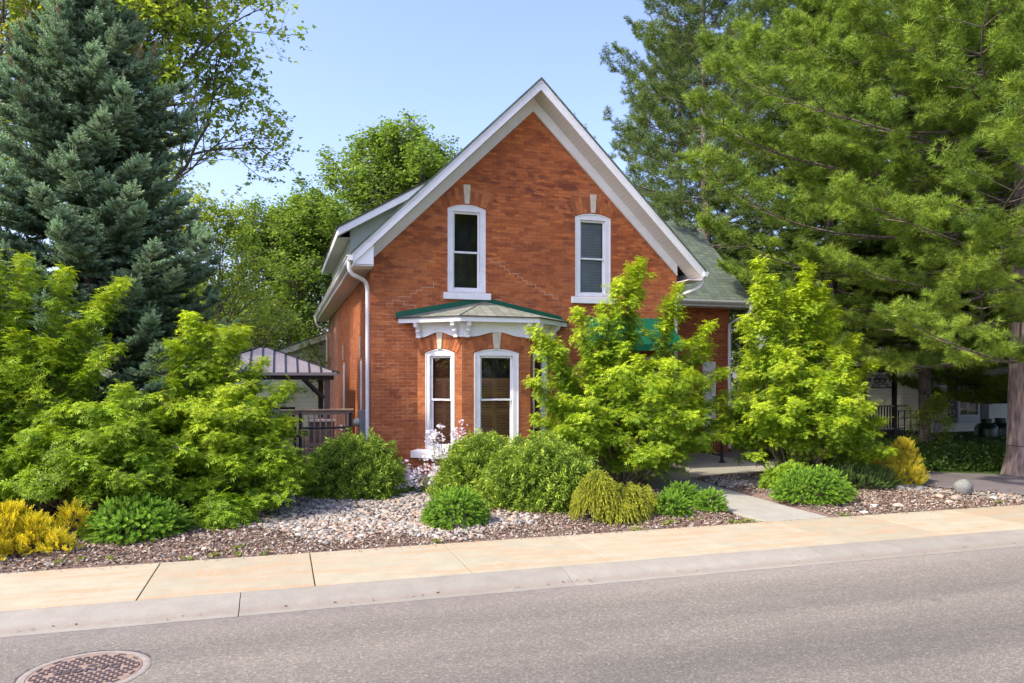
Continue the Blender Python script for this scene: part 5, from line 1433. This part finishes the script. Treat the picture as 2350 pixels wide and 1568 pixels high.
broadleaf('young_tree', 'slender light green young tree left of the rounded dark tree', (-1.9, 26.5, 0), 8.2, 3.4, 65, .11, 2, 'maple', lim=10, trunk=.09, z0=.2, tips=.4, sub=(5, 4, 3), updir=.9)
broadleaf('young_tree', 'thin leaved young tree beside the right side of the spruce', (-4.0, 27.5, 0), 10.2, 4.0, 66, .12, 2, 'maple', lim=12, trunk=.1, z0=.2, tips=.7, sub=(5, 4, 3), updir=.9)
p1 = pine('white_pine', 'huge white pine with a thick grey trunk at the right edge', (15.35, 11.9, -.05), 17, 6.8, 71, z0=2.75, tr=.46, plume=.40, gapz=.58, dens=1.45, rise=-.01, puff=10)
t2 = copy_tree(p1); put(t2, (22.8, 17.0, -.8), 2.6, 'white pine between the thick pine trunk and the cream house', (.95, .95, .85))
p2 = pine('white_pine', 'tall open white pine directly behind the right wing roof', (14.9, 24.0, 0), 18.5, 5.4, 72, z0=4.0, mat='pine_dark', tr=.24, plume=.46, gapz=.9, dens=.9)
t2 = copy_tree(p2); put(t2, (20.8, 25.5, -.5), 2.2, 'white pine behind the two dark trunks at the right', 1.08)
t2 = copy_tree(p1); put(t2, (27.5, 19.8, -.5), 3.9, 'white pine filling the upper right corner behind the thick trunk', 1.25)
t2 = copy_tree(p2); put(t2, (17.0, 29.5, -.5), 4.4, 'white pine far back behind the open pine', .95)
n1 = spruce('norway_spruce', 'dark drooping spruce with a reddish trunk between the pines', (15.9, 18.6, 0), 19, 3.3, 73, 'norway', .5, .42, .1, .95, 4.3, cones=False, power=.7, tr=.2)
t2 = copy_tree(n1); put(t2, (17.1, 16.3, -.3), 2.0, 'dark drooping spruce with a bare trunk left of the cream house', .9)
# trees on the other side of the street, mirrored in the windows
t2 = copy_tree(dl); put(t2, (13.5, -22, 0), 1.0, 'broad green tree across the street, mirrored in the windows', 1.02)
t2 = copy_tree(dl); put(t2, (25, -22, 0), 2.0, 'broad green tree across the street, farther right, mirrored in the windows', 1.15)

# ------------------------------------------------------------------ things around the house
def link_mesh(mb, x0, x1, z0, z1, y=0, s=.062, r=.0022):
    """chain-link diamonds"""
    h = z1 - z0; k = x0 - h
    while k < x1:
        for sg in (1, -1):
            a = (k, z0) if sg > 0 else (k, z1); b_ = (k + h, z1) if sg > 0 else (k + h, z0)
            ta = max(0, (x0 - a[0]) / h); tb = min(1, (x1 - a[0]) / h)
            if tb > ta: mb.bar((a[0] + h * ta, y + sg * .002, a[1] + (b_[1] - a[1]) * ta), (a[0] + h * tb, y + sg * .002, a[1] + (b_[1] - a[1]) * tb), r * 2)
        k += s
def cyl(mb, x, y, z0, z1, r, n=12): mb.tube([(x, y, z0), (x, y, z1)], r, n); return mb
fn = thing('chain_link_fence', 'black chain link fence panel between the gate and the house corner', 'fence', (0, 14.65, 0))
for x in (.36, 1.29):
    q = cyl(MB(), x, 0, -.3, 1.36, .032); q.lathe([(.034, 1.355), (.034, 1.375), (.02, 1.40), (.004, 1.405)], 12, (x, 0, 0)); q.build('post', 'black_metal', fn, smooth=False)
q = MB().tube([(.36, 0, 1.10), (1.29, 0, 1.10)], .021, 8); q.tube([(.36, 0, .08), (1.29, 0, .08)], .006, 6); q.tube([(.43, -.01, .08), (.43, -.01, 1.1)], .006, 6); q.tube([(1.22, -.01, .08), (1.22, -.01, 1.1)], .006, 6); q.build('rail', 'black_metal', fn)
q = MB(); link_mesh(q, .40, 1.26, .08, 1.09, .0); q.build('wire_mesh', 'black_metal', fn)
gt = thing('chain_link_gate', 'black chain link gate with rounded top corner, partly behind the elder', 'gate', (0, 14.65, 0))
q = MB(); q.tube([(.27, 0, .06), (.27, 0, 1.08)] + bez((.27, 0, 1.08), (.27, 0, 1.18), (.17, 0, 1.18), 5)[1:] + [(-.85, 0, 1.18)] + bez((-.85, 0, 1.18), (-.95, 0, 1.18), (-.95, 0, 1.08), 5)[1:] + [(-.95, 0, .06), (.27, 0, .06)], .020, 8)
q.tube([(-.95, 0, .62), (.27, 0, .62)], .014, 6); q.build('gate_frame', 'black_metal', gt)
q = MB(); link_mesh(q, -.94, .26, .07, 1.17); q.build('wire_mesh', 'black_metal', gt)
for z in (.25, .62, .95): MB().box(.26, .34, -.025, .025, z - .02, z + .02).build('hinge', 'black_metal', gt)
MB().box(.20, .30, -.06, -.02, .50, .66).build('latch', 'black_metal', gt, bevel=.004)

# deck with railing
dk = thing('wooden_deck', 'weathered wooden deck with baluster railing beside the left wall of the house', 'deck', (-1.0, 18.0, 0))
q = MB()
for k in range(26): q.box(-2.4 + 0, 2.62, .02 + k * .145, .02 + k * .145 + .138, .34, .38)
q.build('deck_boards', 'deck', dk)
q = MB(); q.box(-2.4, 2.62, -.02, .02, .16, .375)
for k in range(3): q.box(-2.4, 2.62, -.012, .012, -.25 + k * .135, -.25 + k * .135 + .12)
q.build('skirt', 'deck', dk)
q = MB(); q.box(-2.4, 2.66, -.07, .07, 1.285, 1.32); q.box(-2.4, 2.62, -.02, .02, 1.19, 1.28); q.box(-2.4, 2.62, -.02, .02, .44, .53)
q.build('hand_rail', 'deck', dk, bevel=.004)
for x in (-2.3, -.65, 1.0, 2.55): MB().box(x - .045, x + .045, -.045, .045, -.2, 1.285).build('post', 'deck', dk)
for k in range(36):
    x = -2.2 + k * .132; b_ = MB().box(x - .018, x + .018, -.055, -.02, .42, 1.24).build('baluster', 'deck', dk)
# box and cooler on the deck seen through the balusters
sb_ = thing('storage_box', 'pale grey storage box standing on the deck behind the balusters', 'box', (.95, 18.7, .38))
MB().box(-.3, .3, -.25, .25, 0, .62).build('box_body', 'grey_wood', sb_, bevel=.02); MB().box(-.33, .33, -.28, .28, .62, .68).build('lid', 'white', sb_, bevel=.01)
ch = thing('patio_chair', 'dark patio chair on the deck behind the balusters', 'chair', (.1, 19.1, .38))
MB().box(-.25, .25, -.25, .25, .40, .45).build('seat', 'charcoal', ch, bevel=.01); q = MB(); q.box(-.25, .25, .22, .26, .5, .95); q.build('backrest', 'charcoal', ch, bevel=.01)
for x in (-.22, .22):
    for y in (-.22, .22): MB().box(x - .02, x + .02, y - .02, y + .02, 0, .4).build('leg', 'charcoal', ch)

# gazebo: seamed metal hip roof on timber posts
gz_ = thing('gazebo', 'gazebo with a brown grey standing seam metal roof on dark posts behind the deck railing', 'gazebo', (-.42, 20.0, .38))
hx, hy, ez_, rz2 = 1.75, 1.75, 1.80, 2.44
q = MB(); sm_ = MB(); rx_ = .13
A_ = [(-hx, -hy, ez_), (hx, -hy, ez_), (hx, hy, ez_), (-hx, hy, ez_)]; Bt = [(-rx_, -.02, rz2), (rx_, -.02, rz2), (rx_, .02, rz2), (-rx_, .02, rz2)]
for k in range(4): q.poly([A_[k], A_[(k + 1) % 4], Bt[(k + 1) % 4], Bt[k]])
for k in range(4):
    a, b_, c, d = (Vector(v) for v in (A_[k], A_[(k + 1) % 4], Bt[(k + 1) % 4], Bt[k]))
    for i in range(13):
        u_ = (i + .5) / 13; p = a.lerp(b_, u_)
        # ribs run straight up the slope until they meet a hip
        e_ = (b_ - a).normalized(); mid = (a + b_) / 2; up_ = ((c + d) / 2 - mid); L0 = (b_ - a).length / 2
        off = (p - mid).dot(e_); f_ = 1 if abs(off) < rx_ else (L0 - abs(off)) / (L0 - rx_) if L0 > rx_ else 0
        if f_ > .03: sm_.bar(p + Vector((0, 0, .01)), p + up_ * min(1, f_) + Vector((0, 0, .01)), .035, .03)
    sm_.bar(a, d, .07, .04)
    q.bar(a + Vector((0, 0, -.03)), b_ + Vector((0, 0, -.03)), .02, .07)
M['tin_plain'] = plain('standing_seam_metal', (0.30, 0.265, 0.28), 0.45, 0.12, 2, 0.1, 0)
gr_ = q.build('roof', 'tin_plain', gz_); sm_.build('seams', 'charcoal', gr_)
q = MB(); q.box(-hx + .1, hx - .1, -hy + .12, -hy + .2, ez_ - .17, ez_ - .04); q.box(-hx + .1, hx - .1, hy - .2, hy - .12, ez_ - .17, ez_ - .04)
q.box(hx - .2, hx - .12, -hy + .2, hy - .2, ez_ - .17, ez_ - .04); q.box(-hx + .12, -hx + .2, -hy + .2, hy - .2, ez_ - .17, ez_ - .04); q.build('beam', 'dark_wood', gz_)
for x, y in ((-1, -1), (1, -1), (1, 1), (-1, 1)):
    X0, Y0 = x * (hx - .25), y * (hy - .25)
    MB().box(X0 - .065, X0 + .065, Y0 - .065, Y0 + .065, 0, ez_ - .15).build('post', 'grey_wood' if y < 0 else 'dark_wood', gz_)
    MB().bar((X0 - x * .05, Y0, ez_ - .62), (X0 - x * .5, Y0, ez_ - .16), .06, .06).build('brace', 'dark_wood', gz_)
# planting pot / black bin by the gate
kb_ = thing('garden_bin', 'black bin standing behind the chain link gate', 'bin', (-.05, 16.6, -.02))
MB().lathe([(.17, 0), (.2, .5), (.215, .52), (.2, .56), (.05, .62)], 20).build('bin_body', 'charcoal', kb_, smooth=True); MB().tube([(-.08, 0, .61), (-.05, 0, .66), (.05, 0, .66), (.08, 0, .61)], .012, 6).build('handle', 'charcoal', kb_)

# sage sided house behind
sh_ = thing('sage_house', 'house with sage green siding and white gable trim, behind the gazebo', 'house', (0, 30, 0))
q = MB(); q.poly([(-5, 0, -.8), (8, 0, -.8), (8, 0, 3.4), (3.2, 0, 4.15), (-.4, 0, 2.80), (-5, 0, 2.80)]); q.poly([(-5, 0, -.8), (-5, 9, -.8), (-5, 9, 2.8), (-5, 0, 2.8)][::-1]); q.poly([(8, 0, -.8), (8, 9, -.8), (8, 9, 3.4), (8, 0, 3.4)]); q.build('wall', 'sage', sh_)
q = MB(); q.prism([(-.45, -.3, 2.72), (3.2, -.3, 4.14), (3.2, -.3, 4.36), (-.55, -.3, 2.92)], (0, .04, 0)); q.prism([(3.2, -.3, 4.14), (8.2, -.3, 3.35), (8.2, -.3, 3.55), (3.2, -.3, 4.36)], (0, .04, 0)); q.build('gable_trim', 'white', sh_)
q = MB(); q.prism([(-.6, -.33, 2.90), (3.2, -.33, 4.36), (3.2, -.33, 4.42), (-.6, -.33, 2.96)], (0, 9.5, 0)); q.prism([(3.2, -.33, 4.36), (8.3, -.33, 3.55), (8.3, -.33, 3.6), (3.2, -.33, 4.42)], (0, 9.5, 0)); q.box(-5.2, -.5, -.33, 9.2, 2.86, 2.92); q.build('roof', 'shingle', sh_)

# black lamp-like railing post and rail at the landing
rl = thing('porch_railing', 'black metal porch railing post at the corner of the landing by the right wing', 'railing', (10.22, 15.7, -.01))
q = MB(); q.lathe([(.10, 0), (.10, .02), (.045, .05), (.035, .12), (.035, 1.12), (.05, 1.14), (.03, 1.2), (.005, 1.22)], 14); q.build('post', 'black_metal', rl)
q = MB(); q.tube([(0, 0, 1.02), (.15, 2.2, 1.02)], .02, 8); q.tube([(0, 0, .18), (.15, 2.2, .18)], .014, 8); q.build('rail', 'black_metal', rl)
for k in range(1, 16): f = k / 16; MB().tube([(.15 * f, 2.2 * f, .18), (.15 * f, 2.2 * f, 1.02)], .008, 6).build('baluster', 'black_metal', rl)
MB().lathe([(.06, 0), (.06, .01), (.03, .03), (.03, 1.14), (.005, 1.18)], 12, (.15, 2.2, 0)).build('post', 'black_metal', rl)

# ------------------------------------------------------------------ right side: neighbour's house, porch, tanks
nh = thing('cream_house', 'cream sided neighbour house with a dark shuttered window, behind the thick pine trunk', 'house', (24.05, 22.6, -.3))
q = MB(); q.poly([(0, 0, -.1), (12, 0, -.1), (12, 0, 5.0), (0, 0, 5.0)]); q.poly([(0, 0, -.1), (0, 9, -.1), (0, 9, 5.0), (0, 0, 5.0)][::-1]); q.build('wall', 'cream_siding', nh)
MB().box(-.02, .62 - .3, -.03, -.002, -.1, 5.0).build('corner_board', 'grey_metal', nh)
q = MB(); q.box(0, 12, .06, 9, -1.0, -.1); q.build('foundation', 'foundation', nh)
MB().prism([(-.5, -.5, 4.95), (12.5, -.5, 4.95), (12.5, 4.5, 8), (-.5, 4.5, 8)], (0, 0, .12)).build('roof', 'shingle_edge', nh)
M['trim_grey'] = plain('pale_grey_trim', (0.42, 0.43, 0.44), 0.5, 0.08, 3)
q = MB(); wx0, wx1, wz0, wz1 = 1.32, 2.22, .92, 2.35
q.box(wx0 - .12, wx1 + .12, -.06, -.003, wz0 - .32, wz0); q.box(wx0 - .12, wx0, -.06, -.003, wz0, wz1 + .1); q.box(wx1, wx1 + .12, -.06, -.003, wz0, wz1 + .1); q.box(wx0, wx1, -.06, -.003, wz1, wz1 + .1)
w_ = q.build('window', 'trim_grey', nh); MB().poly([(wx0, -.02, wz0), (wx1, -.02, wz0), (wx1, -.02, wz1), (wx0, -.02, wz1)]).build('pane', 'glass', w_); MB().poly([(wx0, -.006, wz0), (wx1, -.006, wz0), (wx1, -.006, wz1), (wx0, -.006, wz1)]).build('room_shade', 'interior', w_)
q = MB(); q.box(wx0 + .02, wx0 + .06, -.012, -.008, wz0, wz1); q.box(wx0 + .4, wx0 + .52, -.012, -.008, wz0 + .05, wz1 - .3); q.box(wx0 + .66, wx0 + .74, -.012, -.008, wz0 + .05, wz1 - .3); q.build('curtain', 'trim_grey', w_)
for x in (wx0 - .58, wx1 + .16): MB().box(x, x + .42, -.05, -.003, wz0 - .3, wz1 + .1).build('shutter', 'charcoal', nh, bevel=.01)
def tank(loc):
    t = thing('propane_tank', '', 'propane tank', loc)
    MB().lathe([(.26, 0), (.27, .02), (.27, .08), (.36, .12), (.375, .2), (.375, .82), (.35, .93), (.26, 1.02), (.14, 1.06)], 28).build('cylinder', 'tank', t, smooth=True)
    MB().lathe([(.16, 1.03), (.165, 1.2), (.19, 1.2), (.19, 1.17), (.175, 1.17), (.175, 1.03)], 24).build('collar', 'tank', t)
    return t
from_tanks = tank((24.4, 20.6, -.62)); from_tanks['label'] = 'left of two dark green gas tanks in front of the cream house'
tk2 = copy_tree(from_tanks); put(tk2, (25.25, 20.75, -.62), .5, 'right of two dark green gas tanks, half hidden by the pine trunk')
for o_ in (from_tanks, tk2): o_['group'] = 'gas tanks beside the cream house'
ac = thing('low_wall', 'low grey stone ledge below the cream house wall', 'wall', (23.0, 20.6, -.75))
MB().box(-.4, 5.5, -.2, .25, 0, .55).build('wall_body', 'foundation', ac, bevel=.03); MB().box(-.45, 5.5, -.26, .3, .55, .62).build('coping', 'grey_wood', ac, bevel=.01)
# shaded porch of the neighbour
po = thing('wooden_porch', 'shaded dark timber porch with lattice skirt at the right, behind the lime shrub', 'porch', (19.3, 20.6, -.6))
q = MB()
for k in range(14): q.box(-1.6, 1.5, k * .15, k * .15 + .14, .78, .82)
q.build('floor', 'dark_wood', po)
for x in (-1.5, -.35, .95): MB().box(x - .06, x + .06, -.06, .06, 0, 2.9).build('post', 'dark_wood', po)
q = MB(); q.box(-1.6, 1.5, -.05, .05, 1.66, 1.72); q.box(-1.6, 1.5, -.05, .05, .88, .94); q.build('hand_rail', 'deck', po)
for k in range(20):
    x = -1.4 + k * .12
    if x < .9: MB().box(x - .015, x + .015, -.02, .02, .94, 1.66).build('baluster', 'dark_wood', po)
q = MB()
for k in range(-14, 30): 
    for sg in (1, -1):
        a0 = -.35 + k * .09; pa = [(a0, 0), (a0 + sg * .74, .74)]
        ta = 0; (ax_, az_), (bx_, bz_) = pa
        t0 = (-.3 - ax_) / (bx_ - ax_); t1 = (.92 - ax_) / (bx_ - ax_); lo_, hi_ = max(0, min(t0, t1)), min(1, max(t0, t1))
        if hi_ > lo_: q.bar((ax_ + (bx_ - ax_) * lo_, -.02 + .006 * sg, az_ + (bz_ - az_) * lo_), (ax_ + (bx_ - ax_) * hi_, -.02 + .006 * sg, az_ + (bz_ - az_) * hi_), .02, .006)
q.build('lattice', 'dark_wood', po)
q = MB()
for k in range(3): q.box(-.35, .95, -.05 + .0, .04, 2.3 + k * .28, 2.33 + k * .28)
for k in range(24): q.bar((-.3 + k * .052, 0, 2.3), (-.3 + ((k * 7) % 24) * .052, 0, 2.86), .012)
q.build('twig_screen', 'dark_wood', po)
MB().box(-2.4, 1.9, -.4, 3, 2.9, 3.05).build('roof', 'shingle_edge', po)
MB().box(-1.6, 1.5, 2.6, 2.7, .8, 2.9).build('back_wall', 'dark_wood', po)
tr_ = thing('garden_trellis', 'black square grid trellis standing in front of the porch lattice', 'trellis', (18.6, 18.4, -.1))
for k in range(4): MB().box(-.36 + k * .24 - .012, -.36 + k * .24 + .012, -.012, .012, -.3, 1.15).build('upright', 'black_metal', tr_)
q = MB()
for k in range(6): q.box(-.36, .36, -.014, .014, k * .22 + .02, k * .22 + .04)
q.build('cross_bars', 'black_metal', tr_)
broadleaf('sapling', 'yellow green leafy sapling right of the trellis', (16.6, 15.6, -.2), 1.75, 1.0, 81, .07, 4, 'maple', T_CLR, lim=9, trunk=.02, z0=.08, sub=(4, 3), tips=.6, jit=.1, cat='sapling')

M['ivy'] = leaf_mat('ivy_leaf', (0.02, 0.055, 0.010), (0.06, 0.12, 0.018), (0.14, 0.2, 0.03), 0.2)
# ground cover beyond the driveway, one uncountable leafy mass
rs = np.random.default_rng(91); n = 9000
u_ = rs.random(n); k_ = rs.random(n)
line = np.array([(11.9, 16.5), (13.2, 14.2), (14.3, 13.0), (16.0, 12.1), (18.5, 11.2), (22, 10.6)])
pos_ = u_ * (len(line) - 1); i_ = np.minimum(pos_.astype(int), len(line) - 2); f_ = (pos_ - i_)[:, None]
B = line[i_] * (1 - f_) + line[i_ + 1] * f_
dpt = k_ ** 1.3 * 5.5
P = np.stack([B[:, 0] + dpt * .75 + rs.normal(0, .1, n), B[:, 1] + dpt * .8 + .15 + rs.normal(0, .1, n), rs.random(n) * (.16 + .42 * sm(dpt, 0, .6)) * (.75 + .25 * np.sin(B[:, 0] * 2.1 + dpt)) * (1 - .55 * sm(dpt, 1, 4))], axis=1)
near_trunk = np.hypot(P[:, 0] - 15.35, P[:, 1] - 11.9) < .62
P = P[~near_trunk]; n = len(P)
P[:, 2] -= .02
gc = npmesh('ground_cover', make(T_CLR + T_SPRIG[:1], P, unit(rs.normal(0, 1, (n, 3)) + [-.3, -.5, .4]), rs.uniform(.06, .10, n), tip=rs.random(n) * .2, rg=rs), 'ivy')
tag(gc, 'dark green leafy ground cover along the far edge of the driveway', 'ground cover', kind='stuff')

# wire tied round the pine trunk
q = MB(); q.tube([(15.35 + .56 * math.cos(a), 11.9 + .56 * math.sin(a), .62) for a in [2 * math.pi * k / 24 for k in range(25)]], .008, 5); wo = q.build('trunk_wire', 'black_metal'); tag(wo, 'thin dark wire wrapped round the thick pine trunk', 'wire')

# ------------------------------------------------------------------ stones and mulch
def ico(sub=1):
    bm = bmesh.new(); bmesh.ops.create_icosphere(bm, subdivisions=sub + 1 if sub else 1, radius=1); V = np.array([v.co[:] for v in bm.verts]); F = np.array([[v.index for v in f.verts] for f in bm.faces]); bm.free(); return V, F
def t_stone(seed, sub=1):
    rs = np.random.default_rng(seed); V, F = ico(sub)
    d = rs.normal(0, 1, (6, 3)); d = unit(d)
    for k in range(6):
        m_ = V @ d[k]; c_ = rs.uniform(.55, .8); V = V - np.outer(np.maximum(0, m_ - c_), d[k]) * .8
    V = V * rs.uniform(.9, 1.1, V.shape) ** .25 * np.array([1.0, rs.uniform(.65, .9), rs.uniform(.45, .65)])
    return V, F, np.zeros(len(V))
T_ST = [t_stone(s) for s in range(7)]
def inpoly(x, y, poly):
    c = np.zeros(len(x), bool); j = len(poly) - 1
    for i in range(len(poly)):
        xi_, yi_ = poly[i]; xj, yj = poly[j]
        k = ((yi_ > y) != (yj > y)) & (x < (xj - xi_) * (y - yi_) / (yj - yi_ + 1e-12) + xi_); c ^= k; j = i
    return c
M['pebble'] = var_mat('river_stone', [(0, (0.09, 0.095, 0.09)), (0.18, (0.22, 0.22, 0.20)), (0.4, (0.33, 0.31, 0.27)), (0.55, (0.42, 0.36, 0.28)), (0.68, (0.36, 0.25, 0.17)), (0.8, (0.52, 0.47, 0.39)), (0.93, (0.26, 0.20, 0.15)), (1, (0.66, 0.63, 0.56))], 0.75, 60)
M['mulch'] = var_mat('bark_mulch', [(0, (0.08, 0.05, 0.033)), (0.35, (0.18, 0.12, 0.085)), (0.6, (0.30, 0.23, 0.17)), (0.85, (0.45, 0.38, 0.30)), (1, (0.28, 0.13, 0.06))], 0.9, 90)
GR = [(-1.1, 11.9), (-.5, 10.6), (.4, 9.85), (1.5, 9.55), (2.9, 9.5), (3.3, 9.8), (2.9, 10.7), (2.6, 11.3), (2.7, 12.6), (3.5, 13.9), (2.6, 15.1), (.1, 15.1), (-.5, 13.5)]
GR2 = [(8.02, 13.1), (7.9, 12.3), (8.1, 11.7), (8.9, 11.9), (9.6, 13.0), (9.2, 13.9), (8.6, 13.7)]
GR3 = [(10.9, 10.4), (11.2, 11.35), (11.75, 11.0), (12.3, 10.0), (12.6, 9.3), (11.4, 9.6)]
def scatter(n, box, polys, sz, seed, smin, dens=None):
    rs = np.random.default_rng(seed); x = rs.uniform(box[0], box[1], n); y = rs.uniform(box[2], box[3], n)
    k = np.zeros(n, bool)
    wx = x + .25 * np.sin(y * 4.1 + 1) + rs.normal(0, .12, n); wy = y + .2 * np.sin(x * 3.7) + rs.normal(0, .10, n)
    for p in polys: k |= inpoly(wx, wy, p)
    k &= (y > 9.08) & ~((x > 6.5) & (x < 7.95) & (y < 15.2)) & ~((y > 13.4) & (x > 5.9))
    x, y = x[k], y[k]; n = len(x); s = sz[0] + (sz[1] - sz[0]) * rs.random(n) ** 2.2
    P = np.stack([x, y, gz(x, y) + s * .22 + smin * rs.random(n)], axis=1)
    D = unit(np.stack([rs.normal(0, 1, n), rs.normal(0, 1, n), rs.normal(0, .25, n)], axis=1))
    return P, D, s, rs
P, D, s, rs = scatter(30000, (-2, 4.2, 9.1, 15.1), [GR], (.018, .055), 1, .012)
rnd = np.clip(rs.random(len(P)) * .85 + .15 * (P[:, 1] < 11), 0, 1)
st = npmesh('river_stones', make(T_ST, P, D, s, roll=rs.uniform(-.5, .5, len(P)), rnd=rnd, rg=rs), 'pebble', smooth=True); tag(st, 'grey and tan river stones spread between the left shrubs and the bay window', 'stones', kind='stuff')
P, D, s, rs = scatter(16000, (7.7, 13, 9.1, 14.2), [GR2, GR3], (.018, .05), 2, .012)
st = npmesh('river_stones', make(T_ST, P, D, s, roll=rs.uniform(-.5, .5, len(P)), rnd=rs.random(len(P)) * .7, rg=rs), 'pebble', smooth=True); tag(st, 'river stones in the bed right of the front path', 'stones', kind='stuff')
# stones sprinkled through the mulch
P, D, s, rs = scatter(9000, (-3.9, 12.6, 9.07, 12.0), [[(-4, 9), (13, 9), (13, 10.6), (8, 11.5), (5.8, 10.4), (2, 10.5), (-4, 10.3)]], (.010, .032), 3, .006)
st = npmesh('scattered_stones', make(T_ST, P, D, s, roll=rs.uniform(-.5, .5, len(P)), rnd=.25 + .75 * rs.random(len(P)), rg=rs), 'pebble', smooth=True); tag(st, 'small pale stones scattered through the mulch along the sidewalk', 'stones', kind='stuff')
# mulch chips
chipV = np.array([[0, -.2, 0], [.5, -.32, .06], [1, -.05, 0], [.85, .22, .04], [.3, .28, .08], [-.05, .1, .02]]); T_CH = []
for k in range(5):
    r_ = np.random.default_rng(k); V = chipV + r_.normal(0, .06, chipV.shape); V[:, 2] += .12 * np.sin(V[:, 0] * 3)
    T_CH.append((V, np.array([[0, 1, 2, 3], [0, 3, 4, 5]]), np.zeros(6)))
P, D, s, rs = scatter(120000, (-6, 12.8, 9.06, 14.6), [[(-7, 9), (13, 9), (12.9, 9.9), (11.6, 12.0), (10.9, 14.6), (-7, 14.6)]], (.018, .055), 4, .02)
D[:, 2] += rs.normal(0, .15, len(D))
mu = npmesh('mulch', make(T_CH, P, unit(D), s, roll=rs.normal(0, .5, len(P)), rg=rs), 'mulch'); tag(mu, 'brown and grey bark mulch covering the garden beds', 'mulch', kind='stuff')
rs = np.random.default_rng(9); n = 420
xx = rs.uniform(-4, 13, n); yy = np.where(rs.random(n) < .7, 9.05 - np.abs(rs.normal(0, .07, n)), 7.2 + rs.normal(0, .05, n)); zz = np.where(yy > 8, .008, -.062)
lt = npmesh('leaf_litter', make(T_CH, np.stack([xx, yy, zz], axis=1), unit(np.stack([rs.normal(0, 1, n), rs.normal(0, 1, n), rs.normal(0, .1, n)], axis=1)), rs.uniform(.012, .032, n), roll=rs.normal(0, .3, n), rg=rs), 'mulch'); tag(lt, 'bits of bark and dry leaf blown onto the sidewalk edge and gutter', 'litter', kind='stuff')
# larger separate stones
def stone(name, label, x, y, r_, seed, flat=1.0, group=None, col=None, up=.45):
    tm = t_stone(seed, 2); V = tm[0] * r_ * np.array([1, 1, flat])
    z = np.full(len(V), seed * .37 % 1 if col is None else col)
    o = npmesh(name, [(V, tm[1], z, z, z)], 'pebble', smooth=True); o.location = (x, y, Zg(x, y) + r_ * up * .5 + .02); o.rotation_euler = (0, 0, seed * 1.7)
    tag(o, label, 'stone', group); return o
bm = bmesh.new(); bmesh.ops.create_icosphere(bm, subdivisions=4, radius=.15)
for v in bm.verts: v.co *= 1 + .03 * math.sin(v.co.x * 22) * math.cos(v.co.y * 25) + .02 * math.sin(v.co.z * 40)
me = bpy.data.meshes.new('boulder'); bm.to_mesh(me); bm.free(); me.polygons.foreach_set('use_smooth', [True] * len(me.polygons))
M['boulder'] = plain('speckled_boulder', (0.19, 0.20, 0.175), 0.9, 0.35, 40, bmp=.6); me.materials.append(M['boulder'])
bo = bpy.data.objects.new('boulder', me); C.objects.link(bo); bo.location = (11.5, 10.15, .12); tag(bo, 'round grey boulder beside the driveway', 'boulder')
big = [(11.72, 9.75, .10, .97), (10.9, 9.75, .11, .9), (9.42, 9.5, .10, .75), (8.5, 9.24, .07, 1.0), (9.0, 9.55, .075, .8), (10.45, 9.5, .09, .55), (10.75, 9.95, .10, .6), (11.15, 10.75, .12, .12), (11.35, 10.3, .09, .2), (10.85, 10.9, .13, .18), (10.2, 9.65, .06, .5), (12.1, 9.5, .06, .6), (11.2, 9.35, .05, .8), (9.9, 9.7, .05, .45), (11.95, 9.95, .07, .15),
       (-.35, 10.95, .08, .22), (-.05, 11.1, .07, .3), (-2.45, 9.35, .05, .3), (-.92, 9.32, .045, .95), (-.86, 9.52, .05, .97), (1.95, 12.9, .09, .62), (2.5, 12.65, .10, .4), (2.75, 12.85, .09, .93), (.3, 12.15, .06, .3), (1.0, 9.75, .07, 1.0), (.7, 11.9, .06, .9), (1.6, 11.9, .06, .05), (-1.0, 10.1, .05, .93), (-.6, 10.2, .06, .4), (-2.95, 9.3, .05, .97)]
for k, (x, y, r_, c_) in enumerate(big):
    right = x > 7
    stone('stone', 'fist sized pale or grey stone lying %s' % ('right of the front path' if right else 'among the mulch and pebbles left of the path'), x, y, r_, 300 + k, .9, 'larger stones right of the path' if right else 'larger stones left of the path', c_)
